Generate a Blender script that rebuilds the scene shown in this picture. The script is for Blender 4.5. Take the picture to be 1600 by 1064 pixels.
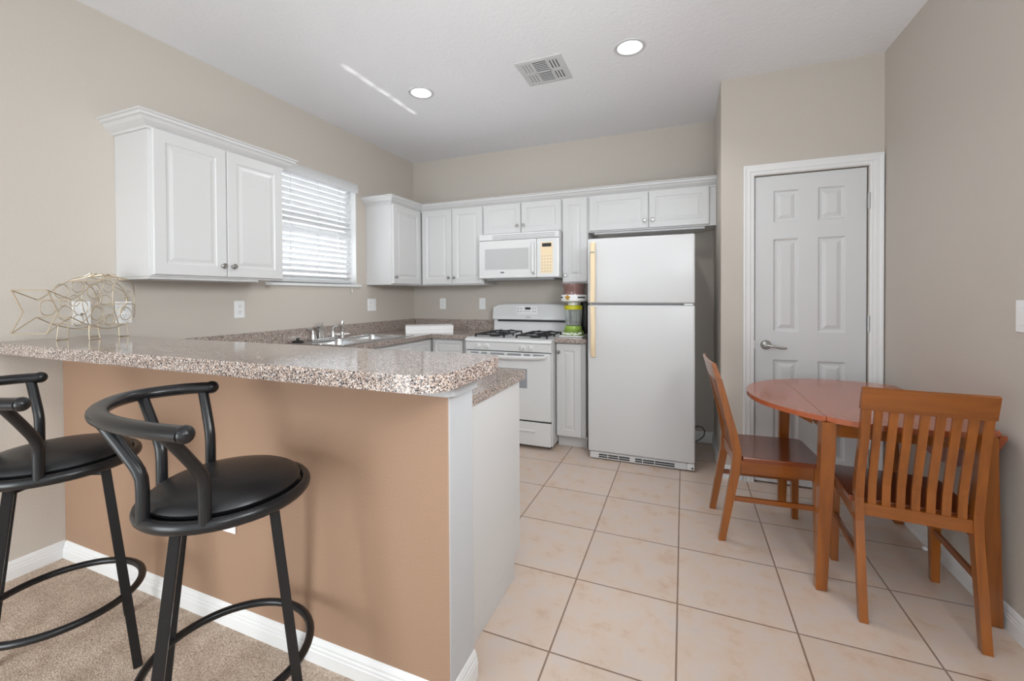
import bpy, bmesh, math, random
from mathutils import Vector, Matrix
random.seed(7)
for o in list(bpy.data.objects): bpy.data.objects.remove(o, do_unlink=True)
SC = bpy.context.scene
COL = SC.collection
PI = math.pi
R = math.radians

# ------------------------------------------------------------------ camera
cd = bpy.data.cameras.new('camera')
cam = bpy.data.objects.new('camera', cd); COL.objects.link(cam)
cd.sensor_fit = 'HORIZONTAL'; cd.sensor_width = 36.0
cd.lens = 36.0 * 666.713 / 1600.0
cd.shift_y = (469.402 - 532.0) / 1600.0
cd.clip_start = 0.02
right = (0.9278338, 0.3729626, -0.0048307)
fwd = (-0.3729938, 0.9277666, -0.0111724)
up = (0.0003148, 0.0121679, 0.9999259)
cam.matrix_world = Matrix(((right[0], up[0], -fwd[0], 0.0),
                           (right[1], up[1], -fwd[1], 0.0),
                           (right[2], up[2], -fwd[2], 1.26523),
                           (0, 0, 0, 1)))
SC.camera = cam
# ------------------------------------------------------------------ world, lights, exposure
SC.view_settings.view_transform = 'Standard'
SC.view_settings.look = 'None'
SC.view_settings.gamma = 1.0
SC.view_settings.use_curve_mapping = False
SC.view_settings.exposure = -0.03
SC.cycles.use_light_tree = False                              # every lamp sampled alike, so the thin streak is never skipped
w = bpy.data.worlds.new('world'); SC.world = w; w.use_nodes = True
bg = w.node_tree.nodes['Background']
bg.inputs[0].default_value = (0.90, 0.965, 1.0, 1); bg.inputs[1].default_value = 1.75

def area(name, loc, target, size, energy, color=(1, 1, 1), size_y=None, spread=None):
    l = bpy.data.lights.new(name, 'AREA'); l.energy = energy; l.color = color
    l.shape = 'RECTANGLE' if size_y else 'SQUARE'; l.size = size
    if size_y: l.size_y = size_y
    if spread: l.spread = spread
    o = bpy.data.objects.new(name, l); COL.objects.link(o); o.location = loc
    d = Vector(target) - Vector(loc)
    o.rotation_euler = d.to_track_quat('-Z', 'Y').to_euler()
    return o
area('key_lamp', (0.95, -0.80, 1.95), (-1.3, 1.2, 0.6), 0.45, 13, (0.93, 0.98, 1.0))  # added key lamp behind the camera, aimed to match the bar overhang shadow
area('window_daylight', (-3.75, 2.66, 0.95), (-2.6, 2.66, 1.95), 1.6, 115, (0.92, 0.97, 1.0))
area('low_left_fill', (-1.9, -1.45, 0.8), (-1.9, 0.9, 0.1), 1.2, 20, (0.93, 0.98, 1.0), spread=R(120))  # added fill lamp for the carpet and low left walls; no window here
area('kitchen_fill', (0.85, 0.45, 1.95), (-2.78, 2.75, 1.35), 0.6, 16, (0.92, 0.975, 1.0), spread=R(95))  # added fill lamp aimed straight at the far kitchen, not bounced
# sunlight glancing off the sink's front rim draws a thin streak on the ceiling
gd_ = (Vector((-2.009, 2.516, 2.737)) - Vector((-2.240, 2.775, 0.925))).normalized()
gx_ = (Vector((0, 1, 0)) - gd_ * gd_.y).normalized(); gy_ = (-gd_).cross(gx_)
for k in range(5):
    gl_ = bpy.data.lights.new('sink_rim_glint', 'AREA'); gl_.shape = 'RECTANGLE'; gl_.size = 0.014; gl_.size_y = 0.164; gl_.energy = 0.007; gl_.spread = R(2.0); gl_.color = (1, 0.99, 0.96)
    go_ = bpy.data.objects.new('sink_rim_glint', gl_); COL.objects.link(go_)
    go_.matrix_world = Matrix(((-gy_.x, gx_.x, -gd_.x, -2.240), (-gy_.y, gx_.y, -gd_.y, 2.775 + 0.164 * (k - 2)), (-gy_.z, gx_.z, -gd_.z, 0.925), (0, 0, 0, 1)))
area('ceiling_fill', (0.35, 0.02, 1.80), (0.40, 0.35, 2.74), 0.7, 20, (0.90, 0.97, 1.0))  # added upward fill lamp that brightens the ceiling for soft bounce

# ------------------------------------------------------------------ materials
def srgb(r, g, b):
    f = lambda c: (c / 255 / 12.92) if c / 255 <= 0.04045 else ((c / 255 + 0.055) / 1.055) ** 2.4
    return (f(r), f(g), f(b), 1)

def mat(name, col, rough=0.5, metal=0.0, spec=0.5, coat=0.0, bump=None, var=None, emit=None, trans=0.0, ior=1.5):
    m = bpy.data.materials.new(name); m.use_nodes = True
    nt = m.node_tree; b = nt.nodes['Principled BSDF']
    b.inputs['Base Color'].default_value = col if len(col) == 4 else (*col, 1)
    b.inputs['Roughness'].default_value = rough
    b.inputs['Metallic'].default_value = metal
    b.inputs['Specular IOR Level'].default_value = spec
    b.inputs['Coat Weight'].default_value = coat
    b.inputs['Coat Roughness'].default_value = 0.08
    b.inputs['Transmission Weight'].default_value = trans
    b.inputs['IOR'].default_value = ior
    if emit:
        b.inputs['Emission Color'].default_value = (*emit[0], 1); b.inputs['Emission Strength'].default_value = emit[1]
    tc = nt.nodes.new('ShaderNodeTexCoord')
    if var:
        scale, amt = var
        n = nt.nodes.new('ShaderNodeTexNoise'); n.inputs['Scale'].default_value = scale; n.inputs['Detail'].default_value = 3
        nt.links.new(tc.outputs['Object'], n.inputs['Vector'])
        mx = nt.nodes.new('ShaderNodeMixRGB'); mx.blend_type = 'MULTIPLY'; mx.inputs[0].default_value = amt
        mx.inputs[1].default_value = col if len(col) == 4 else (*col, 1)
        nt.links.new(n.outputs['Fac'], mx.inputs[2]); nt.links.new(mx.outputs[0], b.inputs['Base Color'])
    if bump:
        scale, st, dist = bump
        n = nt.nodes.new('ShaderNodeTexNoise'); n.inputs['Scale'].default_value = scale; n.inputs['Detail'].default_value = 2
        nt.links.new(tc.outputs['Object'], n.inputs['Vector'])
        bp = nt.nodes.new('ShaderNodeBump'); bp.inputs['Strength'].default_value = st; bp.inputs['Distance'].default_value = dist
        nt.links.new(n.outputs['Fac'], bp.inputs['Height']); nt.links.new(bp.outputs[0], b.inputs['Normal'])
    return m

def ramp(nt, stops, interp='LINEAR'):
    r = nt.nodes.new('ShaderNodeValToRGB'); r.color_ramp.interpolation = interp
    e = r.color_ramp.elements
    while len(e) < len(stops): e.new(0.5)
    for i, (p, c) in enumerate(stops): e[i].position = p; e[i].color = c
    return r

def mat_granite(name):
    m = mat(name, (0.4, 0.3, 0.25), 0.085, spec=0.5, coat=0.1); nt = m.node_tree; b = nt.nodes['Principled BSDF']
    tc = nt.nodes.new('ShaderNodeTexCoord')
    v = nt.nodes.new('ShaderNodeTexVoronoi'); v.inputs['Scale'].default_value = 350
    nt.links.new(tc.outputs['Object'], v.inputs['Vector'])
    sx = nt.nodes.new('ShaderNodeSeparateColor'); nt.links.new(v.outputs['Color'], sx.inputs[0])
    r = ramp(nt, [(0.0, srgb(58, 55, 57)), (0.17, srgb(110, 101, 98)), (0.34, srgb(174, 152, 138)), (0.52, srgb(188, 168, 156)),
                  (0.68, srgb(140, 127, 120)), (0.86, srgb(212, 206, 202))], 'CONSTANT')
    nt.links.new(sx.outputs[0], r.inputs[0])
    n = nt.nodes.new('ShaderNodeTexNoise'); n.inputs['Scale'].default_value = 420; n.inputs['Detail'].default_value = 2
    nt.links.new(tc.outputs['Object'], n.inputs['Vector'])
    mx = nt.nodes.new('ShaderNodeMixRGB'); mx.blend_type = 'OVERLAY'; mx.inputs[0].default_value = 0.35
    nt.links.new(r.outputs[0], mx.inputs[1]); nt.links.new(n.outputs['Fac'], mx.inputs[2])
    nt.links.new(mx.outputs[0], b.inputs['Base Color'])
    return m

TS, TX, TY = 0.4196, -0.4434, 1.4401
def mat_tile(name):
    m = mat(name, (0.6, 0.5, 0.4), 0.38); nt = m.node_tree; b = nt.nodes['Principled BSDF']
    tc = nt.nodes.new('ShaderNodeTexCoord')
    mp = nt.nodes.new('ShaderNodeMapping'); mp.inputs['Location'].default_value = (-TX + 20 * TS, -TY + 20 * TS, 0)
    nt.links.new(tc.outputs['Object'], mp.inputs[0])
    br = nt.nodes.new('ShaderNodeTexBrick'); br.offset = 0.0; br.squash = 1.0
    br.inputs['Scale'].default_value = 1.0; br.inputs['Brick Width'].default_value = TS; br.inputs['Row Height'].default_value = TS
    br.inputs['Mortar Size'].default_value = 0.0038; br.inputs['Mortar Smooth'].default_value = 0.3; br.inputs['Bias'].default_value = 0
    br.inputs['Color1'].default_value = srgb(212, 197, 185); br.inputs['Color2'].default_value = srgb(217, 203, 192)
    br.inputs['Mortar'].default_value = srgb(146, 124, 109)
    nt.links.new(mp.outputs[0], br.inputs['Vector'])
    n = nt.nodes.new('ShaderNodeTexNoise'); n.inputs['Scale'].default_value = 9; n.inputs['Detail'].default_value = 7; n.inputs['Roughness'].default_value = 0.66
    nt.links.new(tc.outputs['Object'], n.inputs['Vector'])
    r = ramp(nt, [(0.30, srgb(236, 210, 186)), (0.44, srgb(252, 240, 228)), (0.58, srgb(250, 246, 246)), (0.72, srgb(240, 242, 246))])
    nt.links.new(n.outputs['Fac'], r.inputs[0])
    mx = nt.nodes.new('ShaderNodeMixRGB'); mx.blend_type = 'MULTIPLY'; mx.inputs[0].default_value = 0.75
    nt.links.new(br.outputs['Color'], mx.inputs[1]); nt.links.new(r.outputs[0], mx.inputs[2])
    nt.links.new(mx.outputs[0], b.inputs['Base Color'])
    bp = nt.nodes.new('ShaderNodeBump'); bp.invert = True; bp.inputs['Strength'].default_value = 0.5; bp.inputs['Distance'].default_value = 0.002
    nt.links.new(br.outputs['Fac'], bp.inputs['Height']); nt.links.new(bp.outputs[0], b.inputs['Normal'])
    return m

def mat_wood(name, c1, c2, rough=0.3, axis=2):
    m = mat(name, c1, rough, coat=0.25); nt = m.node_tree; b = nt.nodes['Principled BSDF']
    tc = nt.nodes.new('ShaderNodeTexCoord'); mp = nt.nodes.new('ShaderNodeMapping')
    s = [14, 14, 14]; s[axis] = 1.0; mp.inputs['Scale'].default_value = s
    nt.links.new(tc.outputs['Object'], mp.inputs[0])
    n = nt.nodes.new('ShaderNodeTexNoise'); n.inputs['Scale'].default_value = 1.6; n.inputs['Detail'].default_value = 6; n.inputs['Distortion'].default_value = 0.4
    nt.links.new(mp.outputs[0], n.inputs['Vector'])
    r = ramp(nt, [(0.30, c1), (0.70, c2)]); nt.links.new(n.outputs['Fac'], r.inputs[0])
    nt.links.new(r.outputs[0], b.inputs['Base Color'])
    return m

def mat_carpet(name):
    m = mat(name, srgb(178, 152, 130), 0.95, spec=0.1); nt = m.node_tree; b = nt.nodes['Principled BSDF']
    tc = nt.nodes.new('ShaderNodeTexCoord')
    n = nt.nodes.new('ShaderNodeTexNoise'); n.inputs['Scale'].default_value = 210; n.inputs['Detail'].default_value = 4
    n2 = nt.nodes.new('ShaderNodeTexNoise'); n2.inputs['Scale'].default_value = 9; n2.inputs['Detail'].default_value = 4
    for q in (n, n2): nt.links.new(tc.outputs['Object'], q.inputs['Vector'])
    r = ramp(nt, [(0.3, srgb(168, 148, 130)), (0.7, srgb(236, 218, 202))]); nt.links.new(n.outputs['Fac'], r.inputs[0])
    r2 = ramp(nt, [(0.35, srgb(226, 222, 218)), (0.65, (1, 1, 1, 1))]); nt.links.new(n2.outputs['Fac'], r2.inputs[0])
    mx = nt.nodes.new('ShaderNodeMixRGB'); mx.blend_type = 'MULTIPLY'; mx.inputs[0].default_value = 0.9
    nt.links.new(r.outputs[0], mx.inputs[1]); nt.links.new(r2.outputs[0], mx.inputs[2]); nt.links.new(mx.outputs[0], b.inputs['Base Color'])
    bp = nt.nodes.new('ShaderNodeBump'); bp.inputs['Strength'].default_value = 0.9; bp.inputs['Distance'].default_value = 0.006
    nt.links.new(n.outputs['Fac'], bp.inputs['Height']); nt.links.new(bp.outputs[0], b.inputs['Normal'])
    return m

M = {}
M['wall'] = mat('greige_wall_paint', srgb(197, 189, 180), 0.75, spec=0.25, bump=(130, 0.22, 0.003))
M['brown'] = mat('brown_accent_paint', srgb(158, 128, 106), 0.6, spec=0.3, bump=(120, 0.3, 0.003))
M['offwhite'] = mat('pale_grey_paint', srgb(192, 193, 196), 0.6, spec=0.3, bump=(130, 0.25, 0.003))
M['ceil'] = mat('ceiling_paint', srgb(240, 240, 243), 0.9, spec=0.1, bump=(55, 0.35, 0.006))
M['trim'] = mat('white_trim_paint', srgb(228, 228, 228), 0.4)
M['cab'] = mat('white_cabinet_foil', srgb(209, 208, 208), 0.35)
M['door'] = mat('white_door_paint', srgb(210, 210, 211), 0.45)
M['appl'] = mat('white_appliance_enamel', srgb(221, 221, 221), 0.22, bump=(300, 0.06, 0.001))
M['fridge'] = mat('textured_white_enamel', srgb(215, 215, 216), 0.3, bump=(420, 0.25, 0.001))
M['appgrey'] = mat('grey_appliance_plastic', srgb(150, 152, 154), 0.35)
M['mwglass'] = mat('grey_screened_glass', srgb(190, 190, 191), 0.06, spec=0.6)
M['ovglass'] = mat('oven_window_glass', srgb(150, 153, 158), 0.08, spec=0.6)
M['black'] = mat('black_plastic', (0.012, 0.012, 0.013), 0.35)
M['iron'] = mat('black_cast_iron', (0.02, 0.02, 0.022), 0.45, bump=(200, 0.2, 0.002))
M['gap'] = mat('dark_slot', (0.03, 0.03, 0.032), 0.6)
M['nickel'] = mat('brushed_nickel', (0.46, 0.455, 0.44), 0.26, metal=1.0)
M['chrome'] = mat('chrome', (0.8, 0.8, 0.8), 0.09, metal=1.0)
M['steel'] = mat('stainless_steel', (0.66, 0.66, 0.66), 0.22, metal=1.0)
M['hinge'] = mat('satin_hinge_metal', (0.45, 0.45, 0.45), 0.4, metal=0.9)
M['cream'] = mat('yellowed_plastic', srgb(238, 216, 180), 0.4)
M['plate'] = mat('white_plate_plastic', srgb(238, 238, 238), 0.35)
M['slot'] = mat('outlet_slot', (0.05, 0.05, 0.05), 0.6)
M['granite'] = mat_granite('speckled_laminate')
M['tile'] = mat_tile('beige_floor_tile')
M['carpet'] = mat_carpet('tan_carpet')
M['woodv'] = mat_wood('cherry_wood_upright', srgb(122, 66, 20), srgb(156, 89, 29), 0.26, 2)
M['woodx'] = mat_wood('cherry_wood_across', srgb(122, 66, 20), srgb(156, 89, 29), 0.26, 0)
M['woody'] = mat_wood('cherry_wood_lengthwise', srgb(116, 61, 21), srgb(144, 79, 28), 0.24, 1)
M['woodtop'] = mat_wood('cherry_top_reflection_tint', srgb(166, 86, 52), srgb(170, 91, 56), 0.18, 1)  # redder than the legs: reflections on the top are tinted into the colour
M['woodseat'] = mat_wood('dark_cherry_seat', srgb(116, 55, 27), srgb(124, 61, 31), 0.2, 1)
M['blackmetal'] = mat('black_powder_coat', (0.011, 0.011, 0.012), 0.27, spec=0.4)
M['vinyl'] = mat('black_vinyl', (0.010, 0.010, 0.011), 0.34, spec=0.4, bump=(90, 0.12, 0.003))
M['blind'] = mat('white_blind_vinyl', srgb(232, 232, 233), 0.5)
def add_translucent(m, col, fac):
    nt = m.node_tree; b = nt.nodes['Principled BSDF']; out = nt.nodes['Material Output']
    t = nt.nodes.new('ShaderNodeBsdfTranslucent'); t.inputs[0].default_value = col
    mx = nt.nodes.new('ShaderNodeMixShader'); mx.inputs[0].default_value = fac
    nt.links.new(b.outputs[0], mx.inputs[1]); nt.links.new(t.outputs[0], mx.inputs[2]); nt.links.new(mx.outputs[0], out.inputs[0])
add_translucent(M['blind'], (0.9, 0.9, 0.9, 1), 0.4)
M['glass'] = mat('window_glass', (1, 1, 1), 0.0, trans=1.0, ior=1.45)
M['wire'] = mat('champagne_wire', (0.66, 0.56, 0.42), 0.3, metal=0.85)
M['vent'] = mat('vent_enamel', srgb(206, 206, 207), 0.5)
M['lampglow'] = mat('lit_lamp', (1, 1, 1), 0.5, emit=((1, 0.98, 0.95), 4.0))
M['baffle'] = mat('white_lamp_reflector', srgb(240, 240, 240), 0.4)
M['clear'] = mat('clear_jar_plastic', (0.93, 0.96, 0.95), 0.05, trans=0.9, ior=1.3)
M['lime'] = mat('lime_green_plastic', srgb(150, 182, 78), 0.3)
M['yellow'] = mat('yellow_lid_plastic', srgb(196, 190, 20), 0.35)
M['palepink'] = mat('smoky_pink_plastic', srgb(150, 116, 110), 0.15, trans=0.25)
M['gold'] = mat('gold_emblem', srgb(176, 130, 40), 0.4)
M['leafprint'] = mat('leafy_green_band', srgb(118, 142, 62), 0.4)
M['card'] = mat('white_cardboard', srgb(238, 236, 236), 0.6)

# ------------------------------------------------------------------ mesh helpers
def finish(bm):
    bmesh.ops.recalc_face_normals(bm, faces=bm.faces[:])

def obj(name, bm, m, parent=None, smooth=False, loc=None, rotz=0):
    finish(bm)
    me = bpy.data.meshes.new(name); bm.to_mesh(me); bm.free()
    ms = m if isinstance(m, (list, tuple)) else [m]
    for q in ms: me.materials.append(q)
    if smooth:
        me.polygons.foreach_set('use_smooth', [True] * len(me.polygons))
        try: me.set_sharp_from_angle(angle=R(40))
        except Exception: pass
    o = bpy.data.objects.new(name, me); COL.objects.link(o)
    if parent is not None: o.parent = parent
    if loc: o.location = loc
    if rotz: o.rotation_euler = (0, 0, rotz)
    return o

def tag(o, label, cat, group=None):
    o['label'] = label; o['category'] = cat
    if group: o['group'] = group
    return o

def thing(name, label, cat, loc=(0, 0, 0), rotz=0.0, group=None):
    o = bpy.data.objects.new(name, None); COL.objects.link(o)
    o.location = loc; o.rotation_euler = (0, 0, rotz); o.empty_display_size = 0.05
    return tag(o, label, cat, group)

def struct(name, bm, m, parent=None, **k):
    o = obj(name, bm, m, parent, **k)
    if parent is None: o['kind'] = 'structure'
    return o

def dup(root, loc, rotz, label, group=None):
    r = root.copy(); COL.objects.link(r); r.location = loc; r.rotation_euler = (0, 0, rotz); r['label'] = label
    if group: r['group'] = group
    for ch in list(root.children):
        c = ch.copy(); COL.objects.link(c); c.parent = r
        for g in list(ch.children):
            d = g.copy(); COL.objects.link(d); d.parent = c
    return r

def box(bm, x0, x1, y0, y1, z0, z1, bev=0.0, seg=2, mi=0):
    r = bmesh.ops.create_cube(bm, size=1.0)
    vs = r['verts']
    for v in vs:
        v.co = Vector(((x0 + x1) / 2 + v.co.x * (x1 - x0), (y0 + y1) / 2 + v.co.y * (y1 - y0), (z0 + z1) / 2 + v.co.z * (z1 - z0)))
    fs = set(f for v in vs for f in v.link_faces)
    for f in fs: f.material_index = mi
    if bev > 0:
        es = list(set(e for v in vs for e in v.link_edges))
        rr = bmesh.ops.bevel(bm, geom=es, offset=bev, segments=seg, profile=0.5, affect='EDGES', clamp_overlap=True)
        for f in rr['faces']: f.material_index = mi
    return bm

def B(*a, **k): return box(bmesh.new(), *a, **k)

def prism(bm, pts, z0, z1, mi=0, bev=0.0, seg=2, top_only=False):
    """extrude a 2D polygon (x, y) from z0 to z1"""
    lo = [bm.verts.new((x, y, z0)) for x, y in pts]; hi = [bm.verts.new((x, y, z1)) for x, y in pts]
    n = len(pts); fs = [bm.faces.new(lo[::-1]), bm.faces.new(hi)]
    for i in range(n): fs.append(bm.faces.new((lo[i], lo[(i + 1) % n], hi[(i + 1) % n], hi[i])))
    for f in fs: f.material_index = mi
    if bev > 0:
        es = [e for e in fs[1].edges] + ([] if top_only else [e for e in fs[0].edges])
        bmesh.ops.bevel(bm, geom=es, offset=bev, segments=seg, profile=0.5, affect='EDGES', clamp_overlap=True)
    return bm

def tube(bm, pts, r, seg=10, closed=False, cap=True, mi=0, sq=None, phase=0.0):
    """sweep a circle (or a flattened one: r = (a, b)) along points"""
    P = [Vector(p) for p in pts]; n = len(P)
    T = []
    for i in range(n):
        a = P[(i - 1) % n] if (closed or i > 0) else P[i]
        b = P[(i + 1) % n] if (closed or i < n - 1) else P[i]
        T.append((b - a).normalized())
    ref = Vector((0, 0, 1)) if abs(T[0].z) < 0.9 else Vector((1, 0, 0))
    N = (ref - T[0] * ref.dot(T[0])).normalized()
    rings = []
    for i in range(n):
        if i > 0:
            q = T[i - 1].rotation_difference(T[i]); N = (q @ N); N = (N - T[i] * N.dot(T[i])).normalized()
        Bn = T[i].cross(N)
        rr = r[i] if isinstance(r, list) else r
        ra, rb = rr if isinstance(rr, tuple) else (rr, rr)
        ring = []
        for k in range(seg):
            a = 2 * PI * k / seg + phase
            ring.append(bm.verts.new(P[i] + N * (ra * math.cos(a)) + Bn * (rb * math.sin(a))))
        rings.append(ring)
    for i in range(n if closed else n - 1):
        A, C = rings[i], rings[(i + 1) % n]
        for k in range(seg):
            f = bm.faces.new((A[k], A[(k + 1) % seg], C[(k + 1) % seg], C[k])); f.material_index = mi
    if cap and not closed:
        bm.faces.new(rings[0][::-1]).material_index = mi; bm.faces.new(rings[-1]).material_index = mi
    return bm

def lathe(bm, prof, seg=24, origin=(0, 0, 0), axis='z', mi=0, cap=True):
    """prof: (radius, height) pairs"""
    ox, oy, oz = origin
    def pt(r, h, a):
        c, s = r * math.cos(a), r * math.sin(a)
        if axis == 'z': return (ox + c, oy + s, oz + h)
        if axis == 'y': return (ox + c, oy + h, oz + s)
        return (ox + h, oy + c, oz + s)
    rings = []
    for r, h in prof:
        rings.append([bm.verts.new(pt(0, h, 0))] if r < 1e-6 else [bm.verts.new(pt(r, h, 2 * PI * k / seg)) for k in range(seg)])
    for A, C in zip(rings, rings[1:]):
        if len(A) == 1 and len(C) == 1: continue
        for k in range(seg):
            k2 = (k + 1) % seg
            if len(A) == 1: f = bm.faces.new((A[0], C[k], C[k2]))
            elif len(C) == 1: f = bm.faces.new((A[k], A[k2], C[0]))
            else: f = bm.faces.new((A[k], A[k2], C[k2], C[k]))
            f.material_index = mi
    if cap and len(rings[0]) > 1: bm.faces.new(rings[0]).material_index = mi
    if cap and len(rings[-1]) > 1: bm.faces.new(rings[-1]).material_index = mi
    return bm

def moulding(bm, path, prof, side=1, closed=False):
    """sweep a (out, up) profile along a horizontal 2D path (x, y, z) with mitred corners; out is to the right of travel times side"""
    n = len(path); P = [Vector(p) for p in path]
    rings = []
    for i in range(n):
        ds = []
        if i > 0 or closed: ds.append((P[i] - P[(i - 1) % n]).normalized())
        if i < n - 1 or closed: ds.append((P[(i + 1) % n] - P[i]).normalized())
        ns = [Vector((d.y, -d.x, 0)) * side for d in ds]
        m = ns[0] if len(ns) == 1 else (ns[0] + ns[1]) / (1 + ns[0].dot(ns[1]))
        rings.append([bm.verts.new(P[i] + m * o + Vector((0, 0, z))) for o, z in prof])
    k = len(prof)
    for i in range(n if closed else n - 1):
        A, C = rings[i], rings[(i + 1) % n]
        for j in range(k):
            bm.faces.new((A[j], A[(j + 1) % k], C[(j + 1) % k], C[j]))
    if not closed: bm.faces.new(rings[0]); bm.faces.new(rings[-1])
    return bm

def panel_front(bm, W, H, T, holes, rings, x0=0.0, z0=0.0, y0=0.0, edge=0.004):
    """a slab whose face at -y carries recessed/raised panels. rings: (inset, depth) from each hole's edge"""
    xs = sorted(set([0, W] + [h[0] for h in holes] + [h[1] for h in holes]))
    zs = sorted(set([0, H] + [h[2] for h in holes] + [h[3] for h in holes]))
    V = {}
    def vert(x, z, d):
        key = (round(x, 5), round(z, 5), round(d, 5))
        if key not in V:
            X, Z = x, z
            if d == 0:                                       # slim chamfer round the slab
                X = min(max(x, edge), W - edge); Z = min(max(z, edge), H - edge)
            V[key] = bm.verts.new((x0 + X, y0 + d, z0 + Z))
        return V[key]
    hs = set((round(h[0], 5), round(h[2], 5)) for h in holes)
    for i in range(len(xs) - 1):
        for j in range(len(zs) - 1):
            if (round(xs[i], 5), round(zs[j], 5)) in hs: continue
            bm.faces.new((vert(xs[i], zs[j], 0), vert(xs[i + 1], zs[j], 0), vert(xs[i + 1], zs[j + 1], 0), vert(xs[i], zs[j + 1], 0)))
    for a, b, c, d in holes:
        prev = [vert(a, c, 0), vert(b, c, 0), vert(b, d, 0), vert(a, d, 0)]
        for ins, dep in rings:
            cur = [bm.verts.new((x0 + x, y0 + dep, z0 + z)) for x, z in ((a + ins, c + ins), (b - ins, c + ins), (b - ins, d - ins), (a + ins, d - ins))]
            for k in range(4): bm.faces.new((prev[k], prev[(k + 1) % 4], cur[(k + 1) % 4], cur[k]))
            prev = cur
        bm.faces.new(prev)
    # chamfer, sides, back
    fx = [(x, 0.0) for x in xs] + [(W, z) for z in zs[1:]] + [(x, H) for x in xs[-2::-1]] + [(0.0, z) for z in zs[-2:0:-1]]
    n = len(fx)
    mid = [bm.verts.new((x0 + x, y0 + edge, z0 + z)) for x, z in fx]
    bak = [bm.verts.new((x0 + x, y0 + T, z0 + z)) for x, z in fx]
    for k in range(n):
        k2 = (k + 1) % n
        bm.faces.new((vert(*fx[k], 0), mid[k], mid[k2], vert(*fx[k2], 0)))
        bm.faces.new((mid[k], bak[k], bak[k2], mid[k2]))
    bm.faces.new(bak)
    return bm

CABR = [(0.006, 0.0045), (0.016, 0.0055), (0.034, 0.0012)]
DOORR = [(0.010, 0.009), (0.022, 0.010), (0.046, 0.002)]

def knob_bm(x, y, z):
    return lathe(bmesh.new(), [(0.0, 0.0), (0.010, 0.0), (0.0075, -0.010), (0.0140, -0.016), (0.0160, -0.022), (0.0130, -0.028), (0.0, -0.030)], 18, (x, y, z), 'y')

def cab_door(parent, x0, z0, W, H, y0, knob=None, name='door', m=0.052):
    d = obj(name, panel_front(bmesh.new(), W, H, 0.019, [(m, W - m, m, H - m)], CABR, x0, z0, y0), M['cab'], parent)
    if knob: obj('knob', knob_bm(knob[0], y0, knob[1]), M['nickel'], d, smooth=True)
    return d

def smooth_curve(P, n=8, closed=False):
    out = []; m_ = len(P)
    rng = range(m_ if closed else m_ - 1)
    for i in rng:
        p0 = P[(i - 1) % m_] if (closed or i > 0) else P[i]; p1 = P[i]; p2 = P[(i + 1) % m_]
        p3 = P[(i + 2) % m_] if (closed or i < m_ - 2) else p2
        for k in range(n):
            t_ = k / n
            out.append(tuple(0.5 * (2 * b + (c - a) * t_ + (2 * a - 5 * b + 4 * c - d) * t_ ** 2 + (-a + 3 * b - 3 * c + d) * t_ ** 3) for a, b, c, d in zip(p0, p1, p2, p3)))
    if not closed: out.append(P[-1])
    return out

# ------------------------------------------------------------------ dimensions of the room
XL, XR, YB, YD, XN, H = -2.787, 1.138, 4.008, 3.274, 0.240, 2.737
YREAR = -1.5
YW0, YW1, XW = 1.099, 1.256, -0.646
WT = 0.12

# ------------------------------------------------------------------ floor, ceiling, walls
struct('floor', B(XL - WT, XR + WT, YREAR, YB + WT, -0.05, 0.0), M['tile'])
struct('floor_carpet', B(XL, XW, YREAR, YW0, 0.0005, 0.012, 0.003), M['carpet'])
bm = bmesh.new()
LAMPS = [(-1.762, 2.639), (-0.296, 2.631)]
box(bm, XL - WT, XR + WT, YREAR, YB + WT, H, H + 0.16)
ceil = struct('ceiling', bm, M['ceil'])
for lx, ly in LAMPS:                                          # cut a round well for each recessed lamp
    cut = lathe(bmesh.new(), [(0.076, -0.2), (0.076, 0.10)], 40, (lx, ly, H))
    finish(cut); me = bpy.data.meshes.new('cut'); cut.to_mesh(me); cut.free()
    co = bpy.data.objects.new('cut', me); COL.objects.link(co)
    md = ceil.modifiers.new('well', 'BOOLEAN'); md.object = co; md.operation = 'DIFFERENCE'; md.solver = 'EXACT'
    bpy.context.view_layer.update()
    dg = bpy.context.evaluated_depsgraph_get()
    new = bpy.data.meshes.new_from_object(ceil.evaluated_get(dg))
    ceil.modifiers.clear(); ceil.data = new
    bpy.data.objects.remove(co, do_unlink=True)

def wall_with_hole(name, axis, a0, a1, t0, t1, z1, hole, m):
    """axis 'x': wall runs along y between t0..t1 in x"""
    bm = bmesh.new(); h0, h1, hz0, hz1 = hole
    def bx(p0, p1, q0, q1):
        if p1 - p0 < 1e-4 or q1 - q0 < 1e-4: return
        if axis == 'x': box(bm, t0, t1, p0, p1, q0, q1)
        else: box(bm, p0, p1, t0, t1, q0, q1)
    bx(a0, h0, 0, z1); bx(h1, a1, 0, z1); bx(h0, h1, 0, hz0); bx(h0, h1, hz1, z1)
    return struct(name, bm, m)
WY0, WY1, WZ0, WZ1 = 2.215, 3.105, 1.372, 2.262
wall_with_hole('wall_left', 'x', YREAR, YB + WT, XL - WT, XL, H, (WY0, WY1, WZ0, WZ1), M['wall'])
struct('wall_back', B(XL, XN + WT, YB, YB + WT, 0, H), M['wall'])
struct('wall_right', B(XR, XR + WT, YREAR, YD + WT, 0, H), M['wall'])
struct('wall_alcove', B(XN, XN + WT, YD + WT, YB, 0, H), M['wall'])
DX0, DX1, DZ = 0.443, 1.057, 2.053
wall_with_hole('wall_pantry', 'y', XN, XR, YD, YD + WT, H, (DX0 - 0.004, DX1 + 0.004, 0.0, DZ + 0.004), M['wall'])
# half wall under the bar: brown face to the carpet, pale end
bm = bmesh.new()
box(bm, XL, XW, YW0, YW1, 0, 1.027, 0.006, 2)
bm.normal_update()
for f in bm.faces: f.material_index = 0 if (f.normal.y < -0.5) else 1
struct('wall_bar', bm, [M['brown'], M['offwhite']])

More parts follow.
